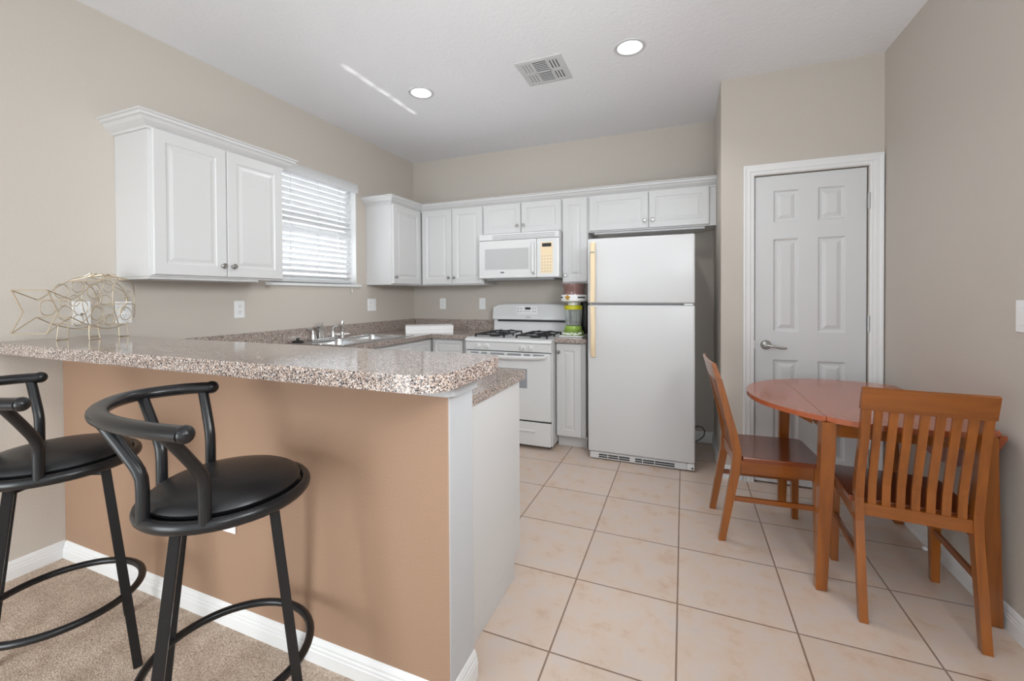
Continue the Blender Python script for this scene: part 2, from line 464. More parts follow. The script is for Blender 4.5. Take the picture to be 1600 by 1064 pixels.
BASE = [(0.0, 0.0), (0.014, 0.0), (0.014, 0.050), (0.012, 0.054), (0.012, 0.062), (0.009, 0.066), (0.009, 0.074), (0.004, 0.086), (0.0, 0.090)]
struct('baseboard_bar', moulding(bmesh.new(), [(XL + 0.014, YW0, 0.002), (XW, YW0, 0.002), (XW, YW1, 0.002)], BASE), M['trim'])
struct('baseboard_left', moulding(bmesh.new(), [(XL, YREAR, 0.002), (XL, YW0, 0.002)], BASE), M['trim'])
struct('baseboard_right', moulding(bmesh.new(), [(XR, YD, 0), (XR, YREAR, 0)], BASE), M['trim'])
struct('baseboard_alcove', moulding(bmesh.new(), [(-0.72, YB, 0), (XN, YB, 0), (XN, YD, 0), (0.372, YD, 0)], BASE), M['trim'])

# ------------------------------------------------------------------ pantry door with casing
bm = bmesh.new()
W, HH = DX1 - DX0 - 0.006, DZ - 0.012
def zc(z): return z - 0.010
cx = [(0.553 - DX0 - 0.003, 0.697 - DX0 - 0.003), (0.801 - DX0 - 0.003, 0.946 - DX0 - 0.003)]
rz = [(0.205, 0.833), (1.020, 1.632), (1.741, 1.950)]
panel_front(bm, W, HH, 0.035, [(a, b, zc(c), zc(d)) for a, b in cx for c, d in rz], DOORR, DX0 + 0.003, 0.010, YD + 0.004, 0.002)
door = struct('door_1', bm, M['door'])
bm = bmesh.new()
lathe(bm, [(0.0, -0.022), (0.014, -0.022), (0.022, -0.014), (0.031, -0.006), (0.033, 0.0)], 28, (0.511, YD + 0.004, 0.928), 'y')
lathe(bm, [(0.009, -0.052), (0.009, -0.015)], 16, (0.511, YD + 0.004, 0.928), 'y')
tube(bm, [(0.503, YD - 0.046, 0.930), (0.520, YD - 0.049, 0.929), (0.560, YD - 0.050, 0.919), (0.600, YD - 0.049, 0.913), (0.622, YD - 0.048, 0.914)],
     [0.008, 0.009, 0.0065, 0.007, 0.006], 12)
obj('door_handle', bm, M['nickel'], door, smooth=True)
for z in (1.84, 1.082, 0.25):
    bm = bmesh.new(); lathe(bm, [(0.0, -0.05), (0.008, -0.05), (0.008, 0.05), (0.0, 0.05)], 12, (DX1 + 0.004, YD - 0.006, z))
    for k in (-0.03, 0.0, 0.03): lathe(bm, [(0.0088, -0.001), (0.0088, 0.001)], 12, (DX1 + 0.004, YD - 0.006, z + k))
    obj('hinge', bm, M['hinge'], door, smooth=True)
obj('strike_plate', B(DX0 - 0.003, DX0 + 0.004, YD - 0.001, YD + 0.02, 0.90, 0.955), M['hinge'], door)
CAS = [(0.0, 0.0), (0.0, 0.010), (0.008, 0.013), (0.020, 0.013), (0.026, 0.017), (0.045, 0.018), (0.058, 0.022), (0.066, 0.022), (0.066, 0.0)]
bm = bmesh.new()                                              # casing: profile (out from opening, proud of wall) mitred round the opening
pathc = [(DX0 - 0.002, 0.0), (DX0 - 0.002, DZ + 0.008), (DX1 + 0.008, DZ + 0.008), (DX1 + 0.008, 0.0)]
ringsc = []
for i, (x, z) in enumerate(pathc):
    sx = -1 if i < 2 else 1; sz = 0 if i in (0, 3) else 1
    ringsc.append([bm.verts.new((x + sx * o, YD - p, z + sz * o)) for o, p in CAS])
for A, C in zip(ringsc, ringsc[1:]):
    for j in range(len(CAS)): bm.faces.new((A[j], A[(j + 1) % len(CAS)], C[(j + 1) % len(CAS)], C[j]))
bm.faces.new(ringsc[0]); bm.faces.new(ringsc[-1])
struct('trim_1', bm, M['trim'])
struct('trim_2', B(DX0 - 0.004, DX1 + 0.004, YD + 0.05, YD + WT, 0, DZ + 0.004), M['gap'])   # dark rebate behind the door
ds = thing('door_stop', 'small spring door stop with white tip on baseboard behind the chair', 'door stop', (XR - 0.0145, 2.605, 0.052))
obj('spring', tube(bmesh.new(), [(-0.001, 0, 0), (-0.05, 0, 0)], 0.008, 12), M['nickel'], ds, smooth=True)
obj('tip', lathe(bmesh.new(), [(0.0, -0.064), (0.009, -0.064), (0.010, -0.05), (0.0, -0.05)], 12, (0, 0, 0), 'x'), M['plate'], ds, smooth=True)

# ------------------------------------------------------------------ window and blind
win = struct('window_1', B(XL - WT, XL - WT + 0.012, WY0, WY1, WZ0, WZ1), M['trim'])
win.data.clear_geometry()
bm = bmesh.new(); fx0, fx1 = XL - 0.112, XL - 0.078
box(bm, fx0, fx1, WY0, WY0 + 0.04, WZ0, WZ1); box(bm, fx0, fx1, WY1 - 0.04, WY1, WZ0, WZ1)
box(bm, fx0, fx1, WY0 + 0.04, WY1 - 0.04, WZ0, WZ0 + 0.04); box(bm, fx0, fx1, WY0 + 0.04, WY1 - 0.04, WZ1 - 0.04, WZ1)
box(bm, fx0, fx1, WY0 + 0.04, WY1 - 0.04, 1.80, 1.835)
finish(bm); bm.to_mesh(win.data); bm.free(); win.data.materials.clear(); win.data.materials.append(M['trim'])
obj('window_pane', B(XL - 0.098, XL - 0.094, WY0 + 0.04, WY1 - 0.04, WZ0 + 0.04, 1.80), M['glass'], win)
obj('window_pane', B(XL - 0.098, XL - 0.094, WY0 + 0.04, WY1 - 0.04, 1.835, WZ1 - 0.04), M['glass'], win)
for ja, jb in ((WY0, WY0 + 0.006), (WY1 - 0.006, WY1)): obj('window_jamb', B(XL - 0.078, XL + 0.001, ja, jb, WZ0, WZ1), M['trim'], win)
obj('window_jamb', B(XL - 0.078, XL - 0.010, WY0 + 0.006, WY1 - 0.006, WZ1 - 0.006, WZ1), M['trim'], win)
obj('window_sill', B(XL - 0.078, XL + 0.022, WY0 - 0.03, WY1 + 0.045, WZ0 - 0.022, WZ0, 0.004), M['trim'], win)
bl = thing('window_blind', 'white horizontal slat blind hanging in the window above the sink', 'blind', (XL, (WY0 + WY1) / 2, WZ0))
hw = (WY1 - WY0) / 2
obj('valance', B(-0.008, 0.016, -hw - 0.012, hw + 0.018, WZ1 - WZ0 - 0.052, WZ1 - WZ0 + 0.028, 0.003), M['blind'], bl)
NS = 19
for k in range(NS):
    z = 0.052 + k * (0.845 - 0.052) / (NS - 1)
    bm = bmesh.new(); ca, sa = math.cos(R(24)), math.sin(R(24)); n = 6; top = []; bot = []
    for i in range(n + 1):
        u = -0.025 + 0.05 * i / n; c = 0.0025 * (1 - (u / 0.025) ** 2)
        for lst, th in ((top, 0.0012), (bot, -0.0012)):
            w_ = c + th; lst.append((-0.034 + u * ca - w_ * sa, z + u * sa + w_ * ca))
    ring = top + bot[::-1]
    A = [bm.verts.new((x, -hw + 0.012, zz)) for x, zz in ring]; C = [bm.verts.new((x, hw - 0.045, zz)) for x, zz in ring]
    q = len(ring)
    for i in range(q): bm.faces.new((A[i], A[(i + 1) % q], C[(i + 1) % q], C[i]))
    bm.faces.new(A); bm.faces.new(C)
    obj('slat', bm, M['blind'], bl, smooth=True)
obj('bottom_rail', B(-0.058, -0.010, -hw + 0.012, hw - 0.045, 0.008, 0.026, 0.004), M['blind'], bl)
for y in (-0.25, 0.02, 0.25):
    obj('ladder_cord', tube(bmesh.new(), [(-0.008, y, 0.02), (-0.008, y, 0.86)], 0.0022, 6), M['blind'], bl)
bm = tube(bmesh.new(), [(0.02, hw - 0.09, 0.80), (0.027, hw - 0.088, 0.30), (0.028, hw - 0.088, -0.045)], 0.0016, 6)
pc = obj('pull_cord', bm, M['blind'], bl)
obj('tassel', lathe(bmesh.new(), [(0.0, -0.075), (0.007, -0.073), (0.006, -0.05), (0.002, -0.042), (0, -0.042)], 12, (0.028, hw - 0.088, 0)), M['blind'], pc, smooth=True)

# ------------------------------------------------------------------ ceiling fittings
for i, (lx, ly) in enumerate(LAMPS):
    lab = ['recessed round ceiling light nearer the window, left of the vent', 'recessed round ceiling light in front of the fridge, right of the vent'][i]
    t = thing('recessed_light', lab, 'ceiling light', (lx, ly, H), 0, 'recessed ceiling lights')
    bm = bmesh.new()
    lathe(bm, [(0.072, 0.0), (0.072, -0.003), (0.078, -0.006), (0.090, -0.004), (0.093, 0.0)], 40, cap=False)
    obj('trim_ring', bm, M['vent'], t, smooth=True)
    bm = bmesh.new(); prev = None
    rs = []
    for r_, z_ in ((0.0725, -0.001), (0.068, 0.030), (0.060, 0.060), (0.050, 0.075)):
        rs.append([bm.verts.new((r_ * math.cos(2 * PI * k / 40), r_ * math.sin(2 * PI * k / 40), z_)) for k in range(40)])
    for A, C in zip(rs, rs[1:]):
        for k in range(40): bm.faces.new((A[k], A[(k + 1) % 40], C[(k + 1) % 40], C[k]))
    obj('reflector', bm, M['baffle'], t, smooth=True)
    obj('bulb', lathe(bmesh.new(), [(0.0, 0.022), (0.03, 0.024), (0.050, 0.034), (0.058, 0.050), (0.045, 0.072), (0, 0.072)], 32), M['lampglow'], t, smooth=True)
    l = bpy.data.lights.new('lamp', 'SPOT'); l.energy = 17; l.color = (0.97, 0.985, 1.0); l.spot_size = R(140); l.spot_blend = 0.6; l.shadow_soft_size = 0.05
    lo = bpy.data.objects.new('lamp', l); COL.objects.link(lo); lo.parent = t; lo.location = (0, 0, -0.012)

v = thing('ceiling_vent', 'square white air vent with dark louvers in the ceiling', 'vent', (-0.846, 2.69, H))
bm = bmesh.new(); s = 0.152
moulding(bm, [(-s + 0.03, -s - 0.006 + 0.03, 0), (s - 0.03, -s - 0.006 + 0.03, 0), (s - 0.03, s + 0.006 - 0.03, 0), (-s + 0.03, s + 0.006 - 0.03, 0)], [(0, 0), (0, -0.006), (0.004, -0.007), (0.026, -0.004), (0.030, -0.001), (0.030, 0)], 1, True)
obj('frame', bm, M['vent'], v)
obj('duct', B(-0.122, 0.122, -0.128, 0.128, -0.0015, -0.0005), M['gap'], v)
bm = bmesh.new()
for x in (-0.050, 0.050): box(bm, x - 0.006, x + 0.006, -0.128, 0.128, -0.006, -0.002)
box(bm, -0.122, 0.122, -0.006, 0.006, -0.006, -0.002)
obj('divider', bm, M['vent'], v)
for (y0, y1) in ((-0.127, -0.006), (0.006, 0.127)):
    bm = bmesh.new()
    for k in range(7):
        y = y0 + (y1 - y0) * k / 6; box(bm, -0.044, 0.044, y - 0.0042, y + 0.0042, -0.005, -0.003)
    obj('louver', bm, M['vent'], v)
    for sx in (-1, 1):
        bm = bmesh.new()
        for k in range(4):
            x = sx * (0.058 + 0.0205 * k); a = 0.0068 if sx > 0 else 0.0082
            box(bm, x - a, x + a, y0, y1, -0.005, -0.003)
        for y in (y0, y1): box(bm, min(sx * 0.056, sx * 0.122), max(sx * 0.056, sx * 0.122), y - 0.012, y + 0.012, -0.0052, -0.003)
        obj('louver', bm, M['vent'], v)

# ------------------------------------------------------------------ upper cabinets
CROWN = [(0.0, 0.0), (0.010, 0.0), (0.012, 0.012), (0.024, 0.020), (0.040, 0.032), (0.050, 0.046), (0.060, 0.050), (0.062, 0.062), (0.072, 0.066), (0.072, 0.072), (0.0, 0.072)]
def upper(name, label, loc, rotz, W, D, z0, z1, doors, group='white upper wall cabinets', cat='cabinet'):
    """local: back against y=0, front to -y, x across; doors: (x0, x1, knob side -1/1/0)"""
    t = thing(name, label, cat, loc, rotz, group)
    bm = bmesh.new(); box(bm, 0, W, -D + 0.019, -0.001, z0, z1, 0.0015, 1)
    obj('body', bm, M['cab'], t)
    for a, b, ks in doors:
        zt = z1 - 0.012
        kn = None
        if ks: kn = (b - 0.028 if ks > 0 else a + 0.028, z0 + 0.012 + 0.062)
        cab_door(t, a, z0 + 0.010, b - a, zt - z0 - 0.010, -D, kn, m=0.058 if (z1 - z0) > 0.4 else 0.05)
    return t
ZU0, ZU1 = 1.372, 2.135
c1 = upper('wall_cabinet', 'large white two-door wall cabinet left of the window, above the bar', (XL, 1.316, 0), R(90), 0.774, 0.305, ZU0, ZU1,
           [(0.012, 0.386, 1), (0.390, 0.762, -1)])
bm = moulding(bmesh.new(), [(0, 0, ZU1 - 0.020), (0, -0.286, ZU1 - 0.020), (0.774, -0.286, ZU1 - 0.020), (0.774, 0, ZU1 - 0.020)], CROWN, 1)
bm2 = bmesh.new(); bm2.free()
obj('crown_moulding', bm, M['cab'], c1)
bm = B(0.02, 0.754, -0.285, -0.002, ZU1 + 0.001, ZU1 + 0.04); obj('top_panel', bm, M['cab'], c1)
bm = B(0.002, 0.60, -0.28, -0.02, ZU0 - 0.012, ZU0 - 0.001); obj('bottom_rail', bm, M['cab'], c1)
upper('wall_cabinet', 'narrow white wall cabinet right of the window, door facing the fridge', (XL, 3.240, 0), R(90), YB - 3.240 - 0.001, 0.305, ZU0, ZU1, [(0.008, 0.452, -1)])
X0 = XL + 0.3055
upper('wall_cabinet', 'white two-door wall cabinet left of the microwave', (X0, YB, 0), 0, -1.786 - X0, 0.308, ZU0, ZU1, [(0.006, 0.350, 1), (0.356, -1.786 - X0 - 0.006, -1)])
upper('wall_cabinet', 'short white two-door wall cabinet directly above the microwave', (-1.785, YB, 0), 0, 0.778, 0.308, 1.838, ZU1, [(0.006, 0.386, 1), (0.392, 0.772, -1)])
upper('wall_cabinet', 'tall narrow single-door white cabinet between microwave and fridge', (-1.006, YB, 0), 0, 0.232, 0.308, ZU0, ZU1, [(0.006, 0.226, -1)])
cf = upper('wall_cabinet', 'wide short white two-door cabinet above the fridge', (-0.773, YB, 0), 0, XN + 0.773 - 0.001, 0.308, 1.812, ZU1, [(0.012, 0.502, 1), (0.508, 0.962, -1)])
obj('bottom_rail', B(0.05, 0.93, -0.27, -0.03, 1.796, 1.811), M['cab'], cf)
cm = obj('crown_moulding', moulding(bmesh.new(), [(XL + 0.0005, 3.2395, ZU1 - 0.020), (XL + 0.287, 3.2395, ZU1 - 0.020), (XL + 0.287, YB - 0.289, ZU1 - 0.020), (XN - 0.001, YB - 0.289, ZU1 - 0.020)], CROWN, 1), M['cab'])
tag(cm, 'long white crown moulding along the top of the corner and back wall cabinets', 'moulding')

# ------------------------------------------------------------------ base cabinets
def base_body(t, x0, x1, D, toe=0.10, z1=0.876, zbot=0.0):
    bm = bmesh.new(); box(bm, x0, x1, -D + 0.019, -0.002, toe, z1, 0.001, 1); obj('body', bm, M['cab'], t)
    obj('toe_kick', B(x0, x1, -D + 0.085, -0.004, zbot + 0.001, toe), M['cab'], t)
# sink run along the left wall (local x runs along +y, front to +x)
t = thing('base_cabinet', 'white base cabinet run under the sink counter by the window', 'cabinet', (XL, 1.92, 0), R(90))
bm = bmesh.new()
box(bm, 0, 0.405, -0.581, -0.002, 0.10, 0.876); box(bm, 0.405, 1.300, -0.581, -0.002, 0.10, 0.745); box(bm, 0.405, 1.300, -0.581, -0.560, 0.745, 0.876); box(bm, 1.300, YB - 1.922, -0.581, -0.002, 0.10, 0.876)
obj('body', bm, M['cab'], t)
obj('toe_kick', B(0, YB - 1.922, -0.515, -0.004, 0.001, 0.10), M['cab'], t)
for a, b in ((0.02, 0.43), (0.44, 0.83), (0.835, 1.20), (1.205, 1.485)):
    dr = obj('drawer', panel_front(bmesh.new(), b - a, 0.145, 0.019, [(0.03, b - a - 0.03, 0.03, 0.115)], [(0.004, 0.004), (0.010, 0.004), (0.018, 0.001)], a, 0.715, -0.60), M['cab'], t)
    cab_door(t, a, 0.115, b - a, 0.59, -0.60, ((a + b) / 2, 0.65))
# corner to range on the back wall
t = thing('base_cabinet', 'white base cabinet in the corner left of the stove', 'cabinet', (-2.184, YB, 0), 0)
base_body(t, 0, 0.405, 0.600)
obj('drawer', panel_front(bmesh.new(), 0.30, 0.145, 0.019, [(0.03, 0.27, 0.03, 0.115)], [(0.004, 0.004), (0.010, 0.004), (0.018, 0.001)], 0.03, 0.715, -0.600), M['cab'], t)
cab_door(t, 0.03, 0.115, 0.30, 0.59, -0.600, (0.06, 0.65))
# between range and fridge
t = thing('base_cabinet', 'narrow white single-door base cabinet between stove and fridge', 'cabinet', (-0.984, YB, 0), 0)
base_body(t, 0, 0.248, 0.600)
cab_door(t, 0.008, 0.105, 0.205, 0.762, -0.600, (0.030, 0.800))
obj('end_panel', B(0.232, 0.248, -0.530, -0.505, 0.001, 0.13), M['cab'], t)
# peninsula cabinet behind the half wall: front faces the kitchen (+y)
t = thing('base_cabinet', 'white peninsula base cabinet end panel beside the bar half wall', 'cabinet', (-2.16, YW1 + 0.001, 0), 0)
obj('body', B(0, 1.448, 0.0, 0.560, 0.10, 0.873, 0.001, 1), M['cab'], t)
obj('toe_kick', B(0, 1.448, 0.0, 0.506, 0.001, 0.10), M['cab'], t)
obj('end_panel', B(1.4485, 1.456, 0.0, 0.580, 0.10, 0.873, 0.001, 1), M['cab'], t)
obj('end_panel', B(1.4485, 1.456, 0.0, 0.506, 0.001, 0.10), M['cab'], t)
for a, b in ((0.02, 0.48), (0.49, 0.95), (0.96, 1.43)):
    bm = panel_front(bmesh.new(), b - a, 0.74, 0.019, [(0.055, b - a - 0.055, 0.055, 0.685)], CABR)
    d = obj('door', bm, M['cab'], t); d.location = (b, 0.579, 0.115); d.rotation_euler = (0, 0, PI)
    obj('knob', knob_bm(0.03, 0, 0.68), M['nickel'], d, smooth=True)

# ------------------------------------------------------------------ counters
ZC0, ZC1 = 0.876, 0.913
SX0, SX1, SY0, SY1 = -2.745, -2.245, 2.355, 3.190            # sink cut-out
def cells(bm, xs, ys, inside, z0, z1):
    V = {}
    def vt(i, j, z):
        if (i, j, z) not in V: V[(i, j, z)] = bm.verts.new((xs[i], ys[j], z))
        return V[(i, j, z)]
    nx, ny = len(xs) - 1, len(ys) - 1
    ins = lambda i, j: 0 <= i < nx and 0 <= j < ny and inside((xs[i] + xs[i + 1]) / 2, (ys[j] + ys[j + 1]) / 2)
    for i in range(nx):
        for j in range(ny):
            if not ins(i, j): continue
            bm.faces.new((vt(i, j, z1), vt(i + 1, j, z1), vt(i + 1, j + 1, z1), vt(i, j + 1, z1)))
            bm.faces.new((vt(i, j, z0), vt(i, j + 1, z0), vt(i + 1, j + 1, z0), vt(i + 1, j, z0)))
            for di, dj, a, b in ((-1, 0, (i, j), (i, j + 1)), (1, 0, (i + 1, j + 1), (i + 1, j)), (0, -1, (i + 1, j), (i, j)), (0, 1, (i, j + 1), (i + 1, j + 1))):
                if not ins(i + di, j + dj): bm.faces.new((vt(*a, z0), vt(*b, z0), vt(*b, z1), vt(*a, z1)))
    return bm
XE, YE = -0.690, 1.905
XF, YF = -2.165, 3.388
def in_ctr(x, y):
    if SX0 < x < SX1 and SY0 < y < SY1: return False
    return (x < XF) or (y < YE and x < XE) or (y > YF and x < -1.778)
bm = cells(bmesh.new(), sorted([XL + 0.001, SX0, SX1, XF, -1.778, XE]), sorted([YW1 + 0.001, YE, SY0, SY1, YF, YB - 0.001]), in_ctr, ZC0, ZC1)
bm.edges.ensure_lookup_table()
ve = [e for e in bm.edges if abs(e.verts[0].co.z - e.verts[1].co.z) > 0.01 and abs(e.verts[0].co.x - XE) < 1e-4 and abs(e.verts[0].co.y - YE) < 1e-4]
bmesh.ops.bevel(bm, geom=ve, offset=0.03, segments=5, profile=0.5, affect='EDGES')
ctr = obj('countertop', bm, M['granite'])
tag(ctr, 'brown speckled laminate worktop with sink cut-out running along window and back wall', 'countertop')
bm = bmesh.new()
box(bm, XL + 0.001, XL + 0.020, YW1 + 0.001, YB - 0.001, ZC1, ZC1 + 0.104, 0.002, 1)
box(bm, XL + 0.020, -1.778, YB - 0.020, YB - 0.001, ZC1, ZC1 + 0.104, 0.002, 1)
obj('backsplash', bm, M['granite'], ctr)
ct2 = thing('countertop', 'small speckled worktop piece between stove and fridge under the blender', 'countertop', (0, 0, 0))
obj('top', B(-0.986, -0.722, YF, YB - 0.001, ZC0, ZC1, 0.003, 2), M['granite'], ct2)
obj('backsplash', B(-0.986, -0.722, YB - 0.020, YB - 0.001, ZC1, ZC1 + 0.104, 0.002, 1), M['granite'], ct2)
# raised bar
bx0, bx1, by0, by1 = XL + 0.001, -0.543, 0.866, 1.262
pts = [(bx0, by0)]
rf, rb = 0.085, 0.035
for k in range(13): a = -PI / 2 + PI / 2 * k / 12; pts.append((bx1 - rf + rf * math.cos(a), by0 + rf + rf * math.sin(a)))
for k in range(7): a = PI / 2 * k / 6; pts.append((bx1 - rb + rb * math.cos(a), by1 - rb + rb * math.sin(a)))
pts.append((bx0, by1))
bar = obj('bar_counter', prism(bmesh.new(), pts, 1.0275, 1.073, 0, 0.003, 2), M['granite'])
tag(bar, 'raised speckled breakfast bar top with rounded end on the half wall', 'bar counter')
pts = [(bx0, YW0 - 0.012)]
xe, ye0, ye1, rr = XW + 0.020, YW0 - 0.012, YW1 - 0.006, 0.03
for k in range(7): a = -PI / 2 + PI / 2 * k / 6; pts.append((xe - rr + rr * math.cos(a), ye0 + rr + rr * math.sin(a)))
pts += [(xe, ye1), (XW + 0.001, ye1), (XW + 0.001, YW0 - 0.001), (bx0, YW0 - 0.001)]
obj('support_trim', prism(bmesh.new(), pts, 0.967, 1.0265), M['offwhite'], bar)

# ------------------------------------------------------------------ sink and tap
sk = thing('kitchen_sink', 'stainless steel double bowl sink set in the counter under the window', 'sink', (0, 0, 0))
xs = sorted([SX0 - 0.012, SX0 + 0.085, SX1 - 0.03, SX1 + 0.012]); ym = (SY0 + SY1) / 2
ys = sorted([SY0 - 0.012, SY0 + 0.03, ym - 0.018, ym + 0.018, SY1 - 0.03, SY1 + 0.012])
def in_rim(x, y): return not (xs[1] < x < xs[2] and (ys[1] < y < ys[2] or ys[3] < y < ys[4]))
obj('rim', cells(bmesh.new(), xs, ys, in_rim, ZC1 + 0.0005, ZC1 + 0.005), M['steel'], sk)
for y0, y1 in ((ys[1], ys[2]), (ys[3], ys[4])):
    bm = bmesh.new(); lv = [(0.0, 0.004), (0.006, -0.02), (0.012, -0.13), (0.035, -0.155)]
    prev = None
    def rrect(ins, z, r=0.05):
        out = []; a0, a1, b0, b1 = xs[1] + ins, xs[2] - ins, y0 + ins, y1 - ins
        for cx_, cy_, st in ((a1 - r, b1 - r, 0), (a0 + r, b1 - r, 1), (a0 + r, b0 + r, 2), (a1 - r, b0 + r, 3)):
            for k in range(6): a = PI / 2 * (st + k / 5); out.append(bm.verts.new((cx_ + r * math.cos(a), cy_ + r * math.sin(a), ZC1 + z)))
        return out
    for ins, z in lv:
        cur = rrect(ins, z)
        if prev:
            for k in range(len(cur)): bm.faces.new((prev[k], prev[(k + 1) % len(cur)], cur[(k + 1) % len(cur)], cur[k]))
        prev = cur
    bm.faces.new(prev)
    bw = obj('bowl', bm, M['steel'], sk, smooth=True)
    obj('drain', lathe(bmesh.new(), [(0.0, 0.0), (0.03, 0.0), (0.042, 0.003), (0.045, 0.0)], 20, ((xs[1] + xs[2]) / 2, (y0 + y1) / 2, ZC1 - 0.155)), M['chrome'], bw, smooth=True)
fa = thing('kitchen_faucet', 'chrome two-handle kitchen tap standing on the back of the sink', 'faucet', (-2.712, 2.64, ZC1 + 0.005))
obj('deck_plate', B(-0.028, 0.028, -0.135, 0.135, 0.0, 0.014, 0.006, 3), M['chrome'], fa, smooth=True)
bm = bmesh.new(); lathe(bm, [(0.0, 0.014), (0.024, 0.014), (0.021, 0.05), (0.019, 0.10), (0.021, 0.132), (0.016, 0.142), (0.0, 0.143)], 20, (0, -0.03, 0))
tube(bm, [(0.0, -0.03, 0.115), (0.03, -0.06, 0.128), (0.075, -0.115, 0.126), (0.10, -0.145, 0.108)], [0.016, 0.014, 0.0125, 0.0115], 14)
obj('spout', bm, M['chrome'], fa, smooth=True)
for sgn in (-1, 1):
    bm = bmesh.new(); y = sgn * 0.102
    lathe(bm, [(0.0, 0.014), (0.022, 0.014), (0.017, 0.045), (0.013, 0.062), (0.0, 0.066)], 18, (0, y, 0))
    tube(bm, [(0, y, 0.055), (-0.006, y + sgn * 0.004, 0.078), (0.0, y - 0.02, 0.092), (0.002, y - 0.06, 0.094)] if sgn < 0 else [(0, y, 0.055), (0, y - 0.008, 0.078), (0.0, y + 0.012, 0.093), (0.002, y + 0.05, 0.097)], [0.010, 0.009, 0.008, 0.0065], 12)
    obj('handle', bm, M['chrome'], fa, smooth=True)
bm = lathe(bmesh.new(), [(0.0, 0.0), (0.022, 0.0), (0.018, 0.016), (0.013, 0.026), (0.015, 0.06), (0.017, 0.11), (0.014, 0.135), (0.0, 0.138)], 18)
tag(obj('sink_sprayer', bm, M['chrome'], None, True, (-2.712, 2.846, ZC1 + 0.005)), 'upright chrome sink sprayer just right of the tap', 'sprayer')
st = thing('sink_stopper', 'black rubber sink stopper lying at the corner of the sink', 'sink stopper', (-2.715, 2.395, ZC1 + 0.005))
obj('disc', lathe(bmesh.new(), [(0, 0), (0.042, 0.0), (0.044, 0.008), (0.025, 0.016), (0, 0.017)], 24), M['black'], st, smooth=True)
obj('grip', lathe(bmesh.new(), [(0, 0.017), (0.012, 0.017), (0.010, 0.026), (0.017, 0.032), (0, 0.036)], 16), M['black'], st, smooth=True)
cb = thing('cardboard_box', 'flat white carton on the counter corner beside the sink', 'box', (-2.300, 3.555, ZC1), R(35))
obj('carton', B(-0.222, 0.222, -0.115, 0.115, 0.0, 0.048, 0.001, 1), M['card'], cb)
obj('lid', B(-0.2235, 0.2235, -0.1165, 0.1165, 0.030, 0.070, 0.0015, 1), M['card'], cb)

# ------------------------------------------------------------------ stove
st = thing('gas_stove', 'white freestanding gas range with black grates on the back wall', 'stove', (-1.379, 3.30, 0))
w2 = 0.389
obj('body', B(-w2, w2, 0.035, 0.690, 0.03, 0.868, 0.003, 1), M['appl'], st)
bm = bmesh.new()
prof = [(0.690, 0.868), (0.040, 0.868), (0.004, 0.868), (-0.004, 0.878), (0.008, 0.896), (0.05, 0.904), (0.690, 0.904)]
A = [bm.verts.new((-w2 - 0.002, y, z)) for y, z in prof]; C = [bm.verts.new((w2 + 0.002, y, z)) for y, z in prof]
for k in range(len(prof)): bm.faces.new((A[k], A[(k + 1) % len(prof)], C[(k + 1) % len(prof)], C[k]))
bm.faces.new(A); bm.faces.new(C)
obj('cooktop', bm, M['appl'], st)
bm = bmesh.new(); prof = [(0.035, 0.800), (0.010, 0.800), (0.002, 0.862), (0.008, 0.867), (0.035, 0.867)]
A = [bm.verts.new((-w2, y, z)) for y, z in prof]; C = [bm.verts.new((w2, y, z)) for y, z in prof]
for k in range(len(prof)): bm.faces.new((A[k], A[(k + 1) % len(prof)], C[(k + 1) % len(prof)], C[k]))
bm.faces.new(A); bm.faces.new(C)
cp = obj('control_panel', bm, M['appl'], st)
for x in (-0.264, -0.184, 0.138, 0.211):
    bm = bmesh.new(); lathe(bm, [(0.0, -0.020), (0.014, -0.020), (0.018, -0.004), (0.024, -0.002), (0.025, 0.004), (0.0, 0.004)], 22, (x, 0.004, 0.834), 'y')
    box(bm, x - 0.0035, x + 0.0035, -0.022, -0.006, 0.818, 0.850, 0.001, 1)
    obj('knob', bm, M['appl'], st, smooth=True)
od = obj('oven_door', B(-w2 + 0.006, w2 - 0.006, 0.002, 0.034, 0.236, 0.792, 0.006, 2), M['appl'], st)
bm = bmesh.new()
hp = [(-0.355, 0.006, 0.772), (-0.345, -0.030, 0.764), (-0.25, -0.040, 0.757), (0, -0.044, 0.751), (0.25, -0.040, 0.757), (0.345, -0.030, 0.764), (0.355, 0.006, 0.772)]
tube(bm, hp, [(0.012, 0.008), (0.014, 0.010), (0.016, 0.010), (0.017, 0.010), (0.016, 0.010), (0.014, 0.010), (0.012, 0.008)], 14)
obj('handle', bm, M['appl'], od, smooth=True)
bm = bmesh.new()
for a, b in ((-0.34, -0.262), (-0.236, -0.182), (-0.150, -0.022), (0.006, 0.128), (0.156, 0.208), (0.236, 0.330)): box(bm, a, b, 0.0005, 0.0025, 0.766, 0.784)
obj('vent_slots', bm, M['appgrey'], od)
bm = bmesh.new(); box(bm, -0.20, 0.182, 0.0, 0.0025, 0.500, 0.660, 0.0); obj('window', bm, M['ovglass'], od)
obj('drawer', B(-w2 + 0.006, w2 - 0.006, 0.002, 0.034, 0.032, 0.224, 0.006, 2), M['appl'], st)
bm = bmesh.new(); tube(bm, [(-0.25, -0.001, 0.150), (0.25, -0.001, 0.150)], (0.012, 0.006), 12); obj('drawer_grip', bm, M['appl'], st, smooth=True)
obj('seam', B(-w2 + 0.008, w2 - 0.008, 0.012, 0.036, 0.222, 0.238), M['gap'], st)
obj('seam', B(-w2 + 0.008, w2 - 0.008, 0.012, 0.036, 0.790, 0.802), M['gap'], st)
for x in (-0.35, 0.35):
    for y in (0.09, 0.62): obj('foot', lathe(bmesh.new(), [(0, 0), (0.018, 0), (0.018, 0.006), (0.012, 0.031), (0, 0.031)], 12, (x, y, 0)), M['black'], st)
